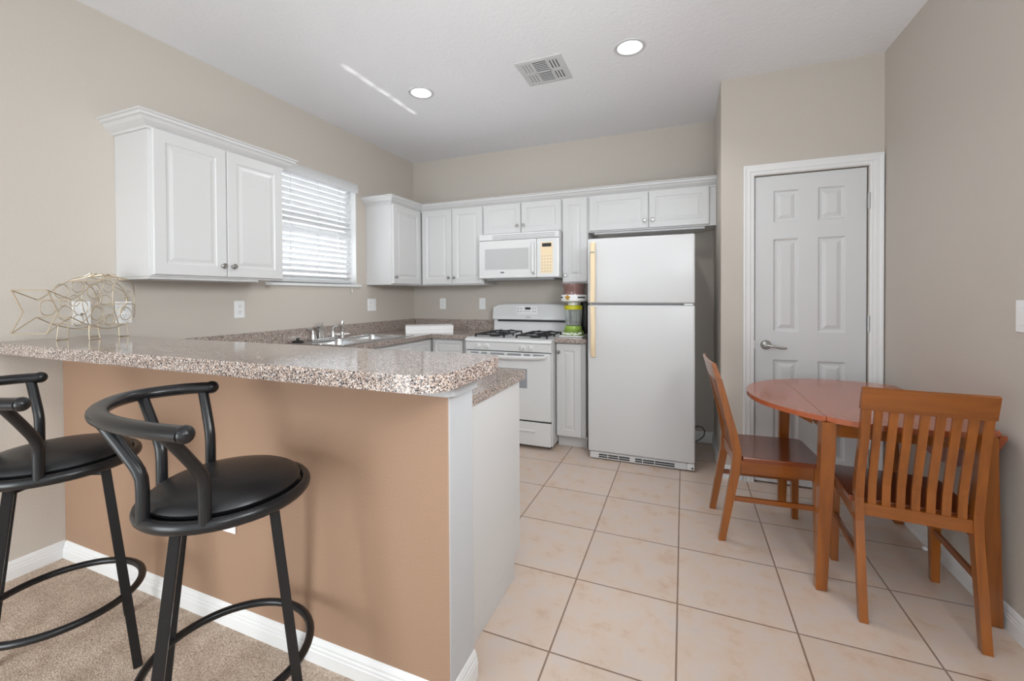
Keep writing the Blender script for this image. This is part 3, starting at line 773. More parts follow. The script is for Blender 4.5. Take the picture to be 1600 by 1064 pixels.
# backguard with bowed top
bm = bmesh.new(); N_ = 14; F = []; K = []
for i in range(N_ + 1):
    u = -1 + 2 * i / N_; zt = 1.192 - 0.014 * abs(u) ** 3 - (0.020 if abs(u) > 0.99 else 0.0)
    F.append((u * (w2 - 0.002), zt)); 
lo = [(x, 1.040) for x, _ in F]
def strip(P0, y0, P1, y1):
    a = [bm.verts.new((x, y0, z)) for x, z in P0]; b = [bm.verts.new((x, y1, z)) for x, z in P1]
    return a, b
f_lo = [bm.verts.new((x, 0.575, 1.035)) for x, _ in F]; f_mid = [bm.verts.new((x, 0.590, z - 0.012)) for x, z in F]
f_hi = [bm.verts.new((x, 0.605, z)) for x, z in F]; b_hi = [bm.verts.new((x, 0.680, z)) for x, z in F]; b_lo = [bm.verts.new((x, 0.680, 1.035)) for x, _ in F]
for P, Q in ((f_lo, f_mid), (f_mid, f_hi), (f_hi, b_hi), (b_hi, b_lo), (b_lo, f_lo)):
    for i in range(N_): bm.faces.new((P[i], P[i + 1], Q[i + 1], Q[i]))
bm.faces.new((f_lo[0], f_mid[0], f_hi[0], b_hi[0], b_lo[0])); bm.faces.new((f_lo[-1], f_mid[-1], f_hi[-1], b_hi[-1], b_lo[-1]))
bgd = obj('backguard', bm, M['appl'], st, smooth=True)
obj('backguard_base', B(-w2 + 0.004, w2 - 0.004, 0.605, 0.680, 0.904, 1.036), M['appl'], st)
obj('vent_slot', B(-0.340, 0.350, 0.596, 0.606, 1.012, 1.028), M['gap'], bgd)
bm = B(-0.135, 0.085, 0.580, 0.586, 1.082, 1.165, 0.002, 1); pn = obj('display_panel', bm, M['plate'], bgd); pn.rotation_euler = (0, 0, 0)
obj('clock', B(-0.045, 0.012, 0.5785, 0.582, 1.130, 1.152), M['black'], bgd)
bm = bmesh.new()
for x in (-0.115, -0.085): 
    for z in (1.142, 1.112): box(bm, x - 0.006, x + 0.006, 0.579, 0.581, z - 0.004, z + 0.004)
for x in (0.035, 0.058):
    for z in (1.142, 1.112): box(bm, x - 0.006, x + 0.006, 0.579, 0.581, z - 0.004, z + 0.004)
for x in (-0.055, -0.03, -0.005): box(bm, x - 0.006, x + 0.006, 0.579, 0.581, 1.110, 1.116)
obj('button', bm, M['appgrey'], bgd)
# dark maker's mark and grates
obj('badge', B(-0.032, 0.010, 0.5745, 0.5775, 1.052, 1.060), M['appgrey'], bgd)
def grate(cx):
    bm = bmesh.new(); z = 0.926
    x0, x1, y0, y1 = cx - 0.135, cx + 0.135, 0.085, 0.515
    b = 0.006
    for (ax, ay, bx_, by_) in ((x0, y0, x1, y0), (x0, y1, x1, y1), (x0, y0, x0, y1), (x1, y0, x1, y1), (x0, 0.30, x1, 0.30)):
        box(bm, min(ax, bx_) - b, max(ax, bx_) + b, min(ay, by_) - b, max(ay, by_) + b, z - 0.005, z + 0.006, 0.002, 1)
    for cy in (0.192, 0.408):
        for a in range(4):
            an = PI / 4 + a * PI / 2; dx, dy = math.cos(an), math.sin(an)
            tube(bm, [(cx + dx * 0.145, cy + dy * 0.125, z), (cx + dx * 0.075, cy + dy * 0.07, z + 0.012), (cx + dx * 0.032, cy + dy * 0.032, z + 0.008)], 0.0065, 6)
    for x in (x0, x1):
        for y in (y0, 0.30, y1): box(bm, x - 0.006, x + 0.006, y - 0.006, y + 0.006, 0.9035, z)
    obj('grate', bm, M['iron'], st)
    for cy in (0.192, 0.408):
        obj('burner', lathe(bmesh.new(), [(0, 0.018), (0.030, 0.017), (0.034, 0.010), (0.046, 0.006), (0.048, 0.0), (0, 0)], 22, (cx, cy, 0.9042)), M['iron'], st, smooth=True)
grate(-0.193); grate(0.193)

# ------------------------------------------------------------------ microwave
mw = thing('microwave', 'white over-the-range microwave with cream keypad above the stove', 'microwave', (-1.395, 3.602, 1.424))
obj('body', B(-0.386, 0.386, 0.030, YB - 3.602 - 0.002, 0.0, 0.410, 0.003, 1), M['appl'], mw)
obj('underside', B(-0.33, 0.33, 0.05, 0.34, -0.014, -0.0005), M['appgrey'], mw)
gr = obj('grille', B(-0.386, 0.386, 0.004, 0.029, 0.352, 0.410, 0.006, 2), M['appl'], mw)
bm = bmesh.new()
for z in (0.364, 0.378, 0.392): box(bm, -0.245, 0.352, 0.002, 0.006, z - 0.002, z + 0.002)
obj('vent_slots', bm, M['appgrey'], gr)
dr = obj('door', B(-0.386, 0.180, 0.002, 0.029, 0.003, 0.349, 0.007, 2), M['appl'], mw)
obj('door_frame', moulding(bmesh.new(), [(0, 0, 0)] * 0 or [(-0.352, 0.003, 0), (0.140, 0.003, 0)], [(0, 0.045), (0.003, 0.045), (0.003, 0.315), (0, 0.315)], 1), M['appl'], dr)
obj('window', B(-0.322, 0.108, -0.0025, 0.003, 0.082, 0.272), M['mwglass'], dr)
obj('badge', B(-0.165, -0.130, -0.0022, 0.0, 0.050, 0.059), M['gap'], dr)
obj('handle', tube(bmesh.new(), [(0.155, 0.006, 0.035), (0.155, -0.022, 0.055), (0.155, -0.028, 0.17), (0.155, -0.022, 0.30), (0.155, 0.006, 0.322)], (0.010, 0.014), 12), M['appl'], dr, smooth=True)
cp = obj('control_panel', B(0.183, 0.386, 0.002, 0.029, 0.003, 0.349, 0.007, 2), M['appl'], mw)
obj('keypad', B(0.222, 0.332, 0.0005, 0.004, 0.038, 0.312), M['cream'], cp)
obj('display', B(0.236, 0.320, -0.0008, 0.003, 0.272, 0.303), M['black'], cp)
bm = bmesh.new()
for i in range(4):
    for j in range(6): box(bm, 0.232 + i * 0.025, 0.241 + i * 0.025, -0.0004, 0.002, 0.052 + j * 0.027, 0.058 + j * 0.027)
obj('button', bm, M['appgrey'], cp)
bm = bmesh.new()
for k in range(3): box(bm, 0.236, 0.318, -0.0004, 0.002, 0.228 + k * 0.012, 0.231 + k * 0.012)
obj('printed_lines', bm, M['cream'], cp)

# ------------------------------------------------------------------ fridge
fr = thing('refrigerator', 'white top-freezer fridge with cream side handles', 'refrigerator', (-0.306, 3.275, 0))
fw = 0.382
obj('body', B(-fw + 0.004, fw - 0.004, 0.075, 0.700, 0.035, 1.692, 0.004, 1), M['fridge'], fr)
fd = obj('freezer_door', B(-fw, fw, 0.0, 0.070, 1.204, 1.700, 0.014, 4), M['fridge'], fr, smooth=True)
rd = obj('fridge_door', B(-fw, fw, 0.0, 0.070, 0.062, 1.190, 0.014, 4), M['fridge'], fr, smooth=True)
def strap(z0, z1, flip):
    bm = bmesh.new(); n = 14; x0, x1 = -fw + 0.026, -fw + 0.062
    rings = []
    for i in range(n + 1):
        u = i / n; z = z0 + (z1 - z0) * u
        t_ = u if not flip else 1 - u
        bow = 0.026 * min(1.0, (1 - t_) * 4.0) * 1.0 + 0.004
        xo = 0.004 * math.sin(u * PI)
        rings.append([bm.verts.new(p) for p in ((x0 + xo, -bow - 0.008, z), (x0 + xo + 0.006, -bow - 0.012, z), (x1 + xo - 0.006, -bow - 0.012, z), (x1 + xo, -bow - 0.008, z), (x1 + xo, min(-bow + 0.004, 0.004), z), (x0 + xo, min(-bow + 0.004, 0.004), z))])
    for A, C in zip(rings, rings[1:]):
        for k in range(6): bm.faces.new((A[k], A[(k + 1) % 6], C[(k + 1) % 6], C[k]))
    bm.faces.new(rings[0]); bm.faces.new(rings[-1])
    return bm
h = obj('handle', strap(1.212, 1.672, False), M['cream'], fd)
obj('handle_seam', B(-fw + 0.030, -fw + 0.062, -0.0405, -0.030, 1.590, 1.596), M['appgrey'], h)
obj('handle', strap(0.792, 1.184, True), M['cream'], rd)
gl = obj('grille', B(-fw + 0.012, fw - 0.055, 0.012, 0.072, 0.008, 0.058, 0.004, 1), M['fridge'], fr)
for grp in (((-0.30, -0.235), (-0.229, -0.155), (-0.149, -0.07)), ((-0.03, 0.02), (0.026, 0.105), (0.111, 0.245))):
    bm = bmesh.new()
    for a, b in grp:
        for z in (0.024, 0.040): box(bm, a, b, 0.0105, 0.014, z - 0.005, z + 0.005)
    obj('grille_slots', bm, M['gap'], gl)
bm = B(fw - 0.054, fw - 0.004, 0.008, 0.066, 0.012, 0.058, 0.004, 1); bk = obj('hinge_bracket', bm, M['plate'], fr)
obj('bolt', lathe(bmesh.new(), [(0, -0.003), (0.007, -0.003), (0.007, 0.001), (0, 0.001)], 12, (fw - 0.018, 0.008, 0.028), 'y'), M['gap'], bk)
for x in (-fw + 0.04, fw - 0.04): 
    for y in (0.09, 0.64): obj('foot', lathe(bmesh.new(), [(0, 0), (0.02, 0), (0.02, 0.036), (0, 0.036)], 12, (x, y, 0)), M['gap'], fr)
obj('hinge_cover', B(fw - 0.075, fw - 0.012, 0.01, 0.09, 1.1905, 1.2035, 0.002, 1), M['nickel'], fr)
bm = tube(bmesh.new(), [(0.075, 3.93, 0.13), (0.11, 3.955, 0.145), (0.15, 3.965, 0.135), (0.168, 3.965, 0.105), (0.160, 3.96, 0.065), (0.125, 3.95, 0.03), (0.07, 3.93, 0.006), (0.02, 3.94, 0.006)], 0.004, 8)
obj('power_cord', bm, M['black'], fr, True).location = (0.306, -3.275, 0)

# ------------------------------------------------------------------ blender
bd = thing('blender', 'frozen drink blender with yellow lid and green base on small counter', 'blender', (-0.880, 3.60, ZC1))
def rr_prism(x0, x1, y0, y1, z0, z1, r=0.02, mi=0): return box(bmesh.new(), x0, x1, y0, y1, z0, z1, r, 4)
bm = bmesh.new(); box(bm, -0.100, 0.100, -0.10, 0.13, 0.001, 0.012, 0.004, 2)
obj('tray', bm, M['plate'], bd, smooth=True)
bs = obj('base', lathe(bmesh.new(), [(0, 0.012), (0.098, 0.012), (0.094, 0.03), (0.084, 0.048), (0.076, 0.056), (0, 0.056)], 28), M['leafprint'], bd, smooth=True)
bm = bmesh.new(); random.seed(3)
for k in range(16):
    a = -PI / 2 + (k - 7.5) * 0.13; r_ = 0.0935
    lathe(bm, [(0, -0.004), (0.006 + 0.003 * random.random(), -0.003), (0, 0.004)], 8, (r_ * math.cos(a), r_ * math.sin(a), 0.022 + 0.012 * random.random()), 'y')
obj('leaf_print', bm, M['card'], bs)
obj('jar_base', lathe(bmesh.new(), [(0, 0.056), (0.072, 0.056), (0.076, 0.066), (0.070, 0.090), (0.062, 0.094), (0, 0.094)], 28), M['lime'], bd, smooth=True)
bm = bmesh.new()
lathe(bm, [(0.060, 0.094), (0.066, 0.14), (0.074, 0.235), (0.071, 0.235), (0.062, 0.14), (0.056, 0.098), (0.0, 0.098)], 28)
for k in range(8):
    a = k * PI / 4; tube(bm, [(0.062 * math.cos(a), 0.062 * math.sin(a), 0.10), (0.0745 * math.cos(a), 0.0745 * math.sin(a), 0.232)], 0.004, 6)
obj('jar', bm, M['clear'], bd, smooth=True)
obj('blade', B(-0.035, 0.035, -0.006, 0.006, 0.102, 0.106), M['chrome'], bd)
obj('lid', lathe(bmesh.new(), [(0, 0.232), (0.078, 0.232), (0.078, 0.262), (0.070, 0.268), (0, 0.268)], 28), M['yellow'], bd, smooth=True)
obj('chute', lathe(bmesh.new(), [(0, 0.268), (0.046, 0.268), (0.042, 0.296), (0, 0.296)], 24), M['plate'], bd, smooth=True)
bm = bmesh.new(); box(bm, 0.040, 0.100, 0.085, 0.125, 0.012, 0.30, 0.01, 2); obj('column', bm, M['black'], bd, smooth=True)
ho = obj('ice_shaver', lathe(bmesh.new(), [(0, 0.296), (0.085, 0.296), (0.108, 0.306), (0.110, 0.318), (0.110, 0.352), (0.104, 0.358), (0, 0.358)], 32, (0.006, 0.0, 0)), M['plate'], bd, smooth=True)
bm = bmesh.new()
for a0, a1 in ((-2.75, -2.35), (-1.05, -0.35)):
    pts = [(0.006 + 0.1105 * math.cos(a0 + (a1 - a0) * k / 8), 0.1105 * math.sin(a0 + (a1 - a0) * k / 8), 0.335) for k in range(9)]
    tube(bm, pts, (0.006, 0.0012), 8)
obj('dark_stripe', bm, M['gap'], ho)
bm = bmesh.new()
for dx, dz, r_ in ((0, 0, 0.013), (-0.014, 0.004, 0.009), (0.014, 0.004, 0.009), (-0.007, -0.012, 0.007), (0.008, -0.012, 0.007), (0.0, 0.015, 0.008)):
    lathe(bm, [(0, -0.004), (r_, -0.001), (r_, 0.006), (0, 0.006)], 12, (-0.022 + dx, -0.108, 0.333 + dz), 'y')
obj('emblem', bm, M['gold'], ho)
obj('ice_hopper', lathe(bmesh.new(), [(0, 0.358), (0.092, 0.358), (0.088, 0.41), (0.093, 0.418), (0.093, 0.452), (0, 0.452)], 28, (0.006, 0, 0)), M['palepink'], bd, smooth=True)

# ------------------------------------------------------------------ outlets and switches
def plate(name, label, cat, loc, rotz, kind, gang=1, group=None):
    """local: plate on y=0 facing -y"""
    t = thing(name, label, cat, loc, rotz, group)
    w_ = 0.036 if gang == 1 else 0.059
    obj('cover_plate', B(-w_, w_, -0.006, -0.0005, -0.058, 0.058, 0.0025, 2), M['plate'], t)
    cxs = [0.0] if gang == 1 else [-0.023, 0.023]
    for cx_, kd in zip(cxs, kind):
        if kd == 'duplex':
            for dz in (0.02, -0.02):
                s_ = obj('socket', lathe(bmesh.new(), [(0, -0.0085), (0.0165, -0.0085), (0.0165, -0.005), (0, -0.005)], 20, (cx_, 0, dz), 'y'), M['plate'], t)
                bm = bmesh.new()
                for sx in (-0.006, 0.006): box(bm, cx_ + sx - 0.001, cx_ + sx + 0.001, -0.0092, -0.008, dz + 0.001, dz + 0.009)
                lathe(bm, [(0, -0.0092), (0.0025, -0.0092), (0.0025, -0.008), (0, -0.008)], 10, (cx_, 0, dz - 0.007), 'y')
                obj('slots', bm, M['slot'], s_)
        elif kd == 'rocker':
            obj('rocker', B(cx_ - 0.0165, cx_ + 0.0165, -0.009, -0.005, -0.033, 0.033, 0.0015, 1), M['appgrey'] if False else M['plate'], t)
        elif kd == 'toggle':
            bm = bmesh.new(); box(bm, cx_ - 0.005, cx_ + 0.005, -0.008, -0.005, -0.012, 0.012); box(bm, cx_ - 0.004, cx_ + 0.004, -0.018, -0.006, 0.0, 0.009, 0.001, 1)
            obj('toggle', bm, M['plate'], t)
        elif kd == 'jack':
            obj('jack', lathe(bmesh.new(), [(0, -0.009), (0.006, -0.009), (0.008, -0.005), (0, -0.005)], 14, (cx_, 0, -0.008), 'y'), M['nickel'], t)
    return t
g = 'wall plates along the kitchen walls'
plate('cable_plate', 'white wall plate with small jack behind the wire fish tail', 'wall plate', (XL, 1.172, 1.19), R(90), ['jack'])
plate('power_outlet', 'white duplex outlet behind the head of the wire fish', 'outlet', (XL, 1.345, 1.186), R(90), ['duplex'], 1, g)
plate('power_outlet', 'white duplex outlet below the large wall cabinet, left of the sink', 'outlet', (XL, 1.987, 1.181), R(90), ['duplex'], 1, g)
plate('power_outlet', 'white double-width plate with outlet and switch right of the window', 'outlet', (XL, 3.307, 1.184), R(90), ['duplex', 'rocker'], 2, g)
plate('power_outlet', 'white duplex outlet on back wall nearest the corner', 'outlet', (-2.417, YB, 1.182), 0, ['duplex'], 1, g)
plate('light_switch', 'white single switch on back wall beside the stove', 'switch', (-1.942, YB, 1.183), 0, ['toggle'], 1, g)
plate('power_outlet', 'white outlet plate low on the brown half wall behind the near stool', 'outlet', (-1.606, YW0, 0.427), 0, ['duplex'])
plate('light_switch', 'white switch plate on the right wall at the photo edge', 'switch', (XR, 2.086, 1.182), R(-90), ['rocker', 'rocker'], 2)

# ------------------------------------------------------------------ bar stools
def arc(r, a0, a1, n, z): return [(r * math.cos(R(a0 + (a1 - a0) * k / n)), r * math.sin(R(a0 + (a1 - a0) * k / n)), z) for k in range(n + 1)]
def make_stool(label):
    t = thing('bar_stool', label, 'bar stool', (0, 0, 0), 0, 'black swivel bar stools at the bar')
    rs = 0.210
    obj('seat_ring', tube(bmesh.new(), arc(rs - 0.014, 0, 360 - 360 / 48, 47, 0.716), (0.017, 0.014), 12, True), M['blackmetal'], t, smooth=True)
    obj('seat_pan', lathe(bmesh.new(), [(0, 0.702), (0.19, 0.702), (0.19, 0.721), (0, 0.721)], 40), M['blackmetal'], t)
    prof = [(0, 0.7215), (0.166, 0.7215), (0.178, 0.728), (0.182, 0.738), (0.176, 0.750), (0.158, 0.760), (0.11, 0.768), (0.05, 0.772), (0, 0.773)]
    obj('seat_cushion', lathe(bmesh.new(), prof, 48), M['vinyl'], t, smooth=True)
    zr = 0.974; ca, sa = math.cos(R(36)), math.sin(R(36))
    def loc(x, y, z): return (x * ca - y * sa, x * sa + y * ca, z)
    raw = [(-0.222, 0.100), (-0.270, 0.058), (-0.303, 0.0), (-0.314, -0.053), (-0.296, -0.107), (-0.256, -0.157), (-0.200, -0.199), (-0.130, -0.229), (-0.050, -0.246), (0.040, -0.251), (0.130, -0.248), (0.212, -0.238)]
    rail = [loc(x, y, zr) for x, y in raw]
    ra = smooth_curve(rail, 5)
    bm = bmesh.new(); tube(bm, ra, (0.0175, 0.0225), 16)
    for p in (ra[0], ra[-1]):
        s_ = bmesh.ops.create_uvsphere(bm, u_segments=16, v_segments=10, radius=0.0200)
        for v_ in s_['verts']: v_.co += Vector(p)
    obj('back_rail', bm, M['blackmetal'], t, smooth=True)
    for (bx_, by_), (tx, ty) in (((0.132, -0.148), (0.160, -0.245)), ((-0.018, -0.197), (-0.118, -0.231)), ((-0.186, -0.064), (-0.309, -0.045)), ((-0.184, 0.070), (-0.240, 0.084))):
        b_ = Vector((bx_, by_)); q = Vector((tx, ty)); pts = [loc(b_.x, b_.y, 0.719)] + [loc(*(b_ + (q - b_) * f_), z_) for f_, z_ in ((0.0, 0.80), (0.02, 0.828), (0.09, 0.846), (0.19, 0.862), (0.55, 0.910), (1.0, 0.966))]
        obj('back_post', tube(bmesh.new(), pts, (0.0105, 0.0140), 12), M['blackmetal'], t, smooth=True)
    for k in range(4):
        a = R(45 + 90 * k); c, s_ = math.cos(a), math.sin(a)
        bm = tube(bmesh.new(), [(0.150 * c, 0.150 * s_, 0.687), (0.216 * c, 0.216 * s_, 0.24), (0.248 * c, 0.248 * s_, 0.013)], 0.0175, 4, phase=PI / 4)
        bmesh.ops.bevel(bm, geom=[e for e in bm.edges if abs(e.verts[0].co.z - e.verts[1].co.z) > 0.1], offset=0.004, segments=2, affect='EDGES')
        obj('leg', bm, M['blackmetal'], t)
    obj('foot_ring', tube(bmesh.new(), arc(0.205, 0, 360 - 360 / 48, 47, 0.252), 0.0115, 12, True), M['blackmetal'], t, smooth=True)
    bm = bmesh.new()
    for a in (45, -45):
        c, s_ = math.cos(R(a)), math.sin(R(a)); tube(bm, [(-0.155 * c, -0.155 * s_, 0.681), (0.155 * c, 0.155 * s_, 0.681)], 0.015, 4, phase=PI / 4)
    obj('cross_frame', bm, M['blackmetal'], t)
    obj('swivel_plate', lathe(bmesh.new(), [(0, 0.689), (0.085, 0.689), (0.085, 0.7015), (0, 0.7015)], 24), M['blackmetal'], t)
    return t
s1 = make_stool('black swivel bar stool nearest the end of the bar')
s1.location = (-1.195, 0.815, 0); s1.rotation_euler = (0, 0, R(-36))
dup(s1, (-1.950, 0.760, 0), R(-22), 'black swivel bar stool nearest the left wall, cut by the photo edge')

# ------------------------------------------------------------------ table
tb = thing('dining_table', 'round cherry drop-leaf table with one leaf hanging by the wall', 'table', (0.825, 2.575, 0))
RT, HX, ZT = 0.510, 0.270, 0.752
def circ_part(x0, x1, n=64):
    out = []
    for k in range(n):
        a = 2 * PI * k / n; out.append((RT * math.cos(a), RT * math.sin(a)))
    def clip(P, f):
        o = []
        for i in range(len(P)):
            a, b = P[i], P[(i + 1) % len(P)]; fa_, fb = f(a), f(b)
            if fa_ >= 0: o.append(a)
            if fa_ * fb < 0: t_ = fa_ / (fa_ - fb); o.append((a[0] + (b[0] - a[0]) * t_, a[1] + (b[1] - a[1]) * t_))
        return o
    return clip(clip(out, lambda p: p[0] - x0), lambda p: x1 - p[0])
def slab(pts, z0, z1):
    bm = bmesh.new(); prism(bm, pts, z0, z1)
    es = [e for e in bm.edges if abs(e.verts[0].co.z - e.verts[1].co.z) < 1e-6 and math.hypot(*((e.verts[0].co + e.verts[1].co) / 2).xy) > RT - 0.01]
    bmesh.ops.bevel(bm, geom=es, offset=0.008, segments=3, profile=0.5, affect='EDGES')
    return bm
obj('table_top', slab(circ_part(-HX + 0.001, HX - 0.001), ZT - 0.022, ZT), M['woodtop'], tb)
obj('raised_leaf', slab(circ_part(-2, -HX - 0.001), ZT - 0.022, ZT), M['woodtop'], tb)
bm = slab(circ_part(HX + 0.001, 2), -0.011, 0.011)
for v_ in bm.verts:
    x, y, z = v_.co; v_.co = (HX + 0.012 + z, y, 0.735 - (x - HX))
obj('hanging_leaf', bm, M['woodtop'], tb)
for sx in (-1, 1):
    for sy in (-1, 1):
        bm = bmesh.new(); rg = []
        for cx_, cy_, hsz, z in ((sx * 0.236, sy * 0.412, 0.0265, ZT - 0.0225), (sx * 0.238, sy * 0.411, 0.0265, 0.60), (sx * 0.272, sy * 0.393, 0.0205, 0.006), (sx * 0.272, sy * 0.393, 0.017, 0.001)):
            if sx < 0: cx_ -= 0.026 if z > 0.5 else 0.008
            rg.append([bm.verts.new((cx_ + a * hsz, cy_ + b * hsz, z)) for a, b in ((-1, -1), (1, -1), (1, 1), (-1, 1))])
        for A, C in zip(rg, rg[1:]):
            for k in range(4): bm.faces.new((A[k], A[(k + 1) % 4], C[(k + 1) % 4], C[k]))
        bm.faces.new(rg[0]); bm.faces.new(rg[-1])
        bmesh.ops.bevel(bm, geom=[e for e in bm.edges if abs(e.verts[0].co.z - e.verts[1].co.z) > 0.05], offset=0.003, segments=2, affect='EDGES')
        obj('leg', bm, M['woodv'], tb)
for a in (-0.402, 0.382): obj('apron', B(-0.236, 0.212, a, a + 0.020, 0.664, ZT - 0.023), M['woodx'], tb)
for a in (-0.258, 0.230): obj('apron', B(a, a + 0.018, -0.384, 0.384, 0.664, ZT - 0.023), M['woody'], tb)
bm = bmesh.new(); A = []; C = []
for x, z in ((-0.262, ZT - 0.0235), (-0.40, ZT - 0.0235), (-0.262, 0.655)): A.append(bm.verts.new((x, -0.19, z))); C.append(bm.verts.new((x, -0.17, z)))
for k in range(3): bm.faces.new((A[k], A[(k + 1) % 3], C[(k + 1) % 3], C[k]))
bm.faces.new(A); bm.faces.new(C)
obj('leaf_bracket', bm, M['woodx'], tb)

# ------------------------------------------------------------------ dining chairs (local: +y forward, origin under the seat's rear edge)
def make_chair(label):
    t = thing('dining_chair', label, 'chair', (0, 0, 0), 0, 'cherry slat-back dining chairs')
    hw_ = 0.186
    prof = [(-0.070, 0.001, 0.016), (-0.036, 0.20, 0.0185), (-0.006, 0.37, 0.021), (0.0, 0.46, 0.021), (-0.018, 0.56, 0.0195), (-0.050, 0.69, 0.017), (-0.083, 0.83, 0.014), (-0.106, 0.905, 0.011)]
    def back_y(z):
        for (a, z0, _), (b, z1, _) in zip(prof, prof[1:]):
            if z0 <= z <= z1: return a + (b - a) * (z - z0) / (z1 - z0)
        return prof[-1][0]
    for sx in (-1, 1):
        bm = bmesh.new(); rg = []
        for y, z, hd in prof[:-1]:
            xa = hw_ - 0.004 * (z > 0.6); rg.append([bm.verts.new((sx * xa + dx, y + dy, z)) for dx, dy in ((-sx * 0.028, -hd), (0, -hd), (0, hd), (-sx * 0.028, hd))])
        for A, C in zip(rg, rg[1:]):
            for k in range(4): bm.faces.new((A[k], A[(k + 1) % 4], C[(k + 1) % 4], C[k]))
        bm.faces.new(rg[0]); bm.faces.new(rg[-1])
        obj('rear_leg', bm, M['woodv'], t)
        bm = bmesh.new(); rg = []
        for x, y, hs_, z in ((sx * 0.178, 0.352, 0.018, 0.424), (sx * 0.178, 0.352, 0.018, 0.30), (sx * 0.180, 0.354, 0.0145, 0.001)):
            rg.append([bm.verts.new((x + a * hs_, y + b * hs_, z)) for a, b in ((-1, -1), (1, -1), (1, 1), (-1, 1))])
        for A, C in zip(rg, rg[1:]):
            for k in range(4): bm.faces.new((A[k], A[(k + 1) % 4], C[(k + 1) % 4], C[k]))
        bm.faces.new(rg[0]); bm.faces.new(rg[-1])
        bmesh.ops.bevel(bm, geom=[e for e in bm.edges if abs(e.verts[0].co.z - e.verts[1].co.z) > 0.05], offset=0.002, segments=1, affect='EDGES')
        obj('front_leg', bm, M['woodv'], t)
        obj('side_apron', B(sx * 0.176 - 0.009, sx * 0.176 + 0.009, 0.019, 0.334, 0.360, 0.424), M['woody'], t)
        obj('stretcher', B(sx * 0.176 - 0.008, sx * 0.176 + 0.008, -0.018, 0.338, 0.213, 0.237, 0.002, 1), M['woody'], t)
    obj('front_apron', B(-0.160, 0.160, 0.343, 0.361, 0.360, 0.424), M['woodx'], t)
    obj('rear_apron', B(-0.162, 0.162, -0.016, 0.010, 0.390, 0.438, 0.002, 1), M['woodx'], t)
    bm = bmesh.new(); pts = [(-0.160, 0.012), (0.160, 0.012), (0.163, 0.022), (0.198, 0.024), (0.200, 0.355), (0.190, 0.378), (0.165, 0.386), (-0.165, 0.386), (-0.190, 0.378), (-0.200, 0.355), (-0.198, 0.024), (-0.163, 0.022)]
    prism(bm, pts, 0.4245, 0.4465, 0, 0.004, 2, True)
    obj('seat', bm, M['woodseat'], t)
    bm = bmesh.new(); n = 10; rg = []                          # crest rail, slightly bowed, leaning back
    for i in range(n + 1):
        x = -0.187 + 0.374 * i / n; bow = -0.010 * (1 - (x / 0.187) ** 2)
        ring = []
        for y, z in ((back_y(0.83) - 0.016, 0.826), (-0.108 - 0.013, 0.910), (-0.110, 0.916), (-0.108 + 0.009, 0.911), (back_y(0.83) + 0.013, 0.826)):
            ring.append(bm.verts.new((x, y + bow, z)))
        rg.append(ring)
    for A, C in zip(rg, rg[1:]):
        for k in range(5): bm.faces.new((A[k], A[(k + 1) % 5], C[(k + 1) % 5], C[k]))
    bm.faces.new(rg[0]); bm.faces.new(rg[-1])
    obj('crest_rail', bm, M['woodx'], t)
    sw = 0.026; gp = (0.324 - 7 * sw) / 8
    for k in range(7):
        x = -0.162 + gp + sw / 2 + k * (sw + gp); bow = -0.010 * (1 - (x / 0.192) ** 2)
        bm = bmesh.new(); rg = []
        for i, z in enumerate((0.437, 0.52, 0.60, 0.68, 0.76, 0.828)):
            y = back_y(z) + bow * (z - 0.43) / 0.4 - (0.004 if i == 0 else 0)
            rg.append([bm.verts.new((x + dx, y + dy, z)) for dx, dy in ((-sw / 2, -0.006), (sw / 2, -0.006), (sw / 2, 0.006), (-sw / 2, 0.006))])
        for A, C in zip(rg, rg[1:]):
            for j in range(4): bm.faces.new((A[j], A[(j + 1) % 4], C[(j + 1) % 4], C[j]))
        bm.faces.new(rg[0]); bm.faces.new(rg[-1])
        obj('back_slat', bm, M['woodv'], t)
    return t
ch = make_chair('cherry slat-back chair seen from behind, in front of the table by the right wall')
ch.location = (0.820, 2.082, 0); ch.rotation_euler = (0, 0, R(-4))
dup(ch, (0.240, 2.612, 0), R(-90 + 4), 'cherry slat-back chair seen from the side, left of the table near the fridge')

# ------------------------------------------------------------------ wire fish
fs = thing('wire_fish', 'openwork champagne wire fish sculpture standing on the bar', 'fish sculpture', (-2.600, 1.130, 1.0735), math.atan2(0.9075, -0.42))
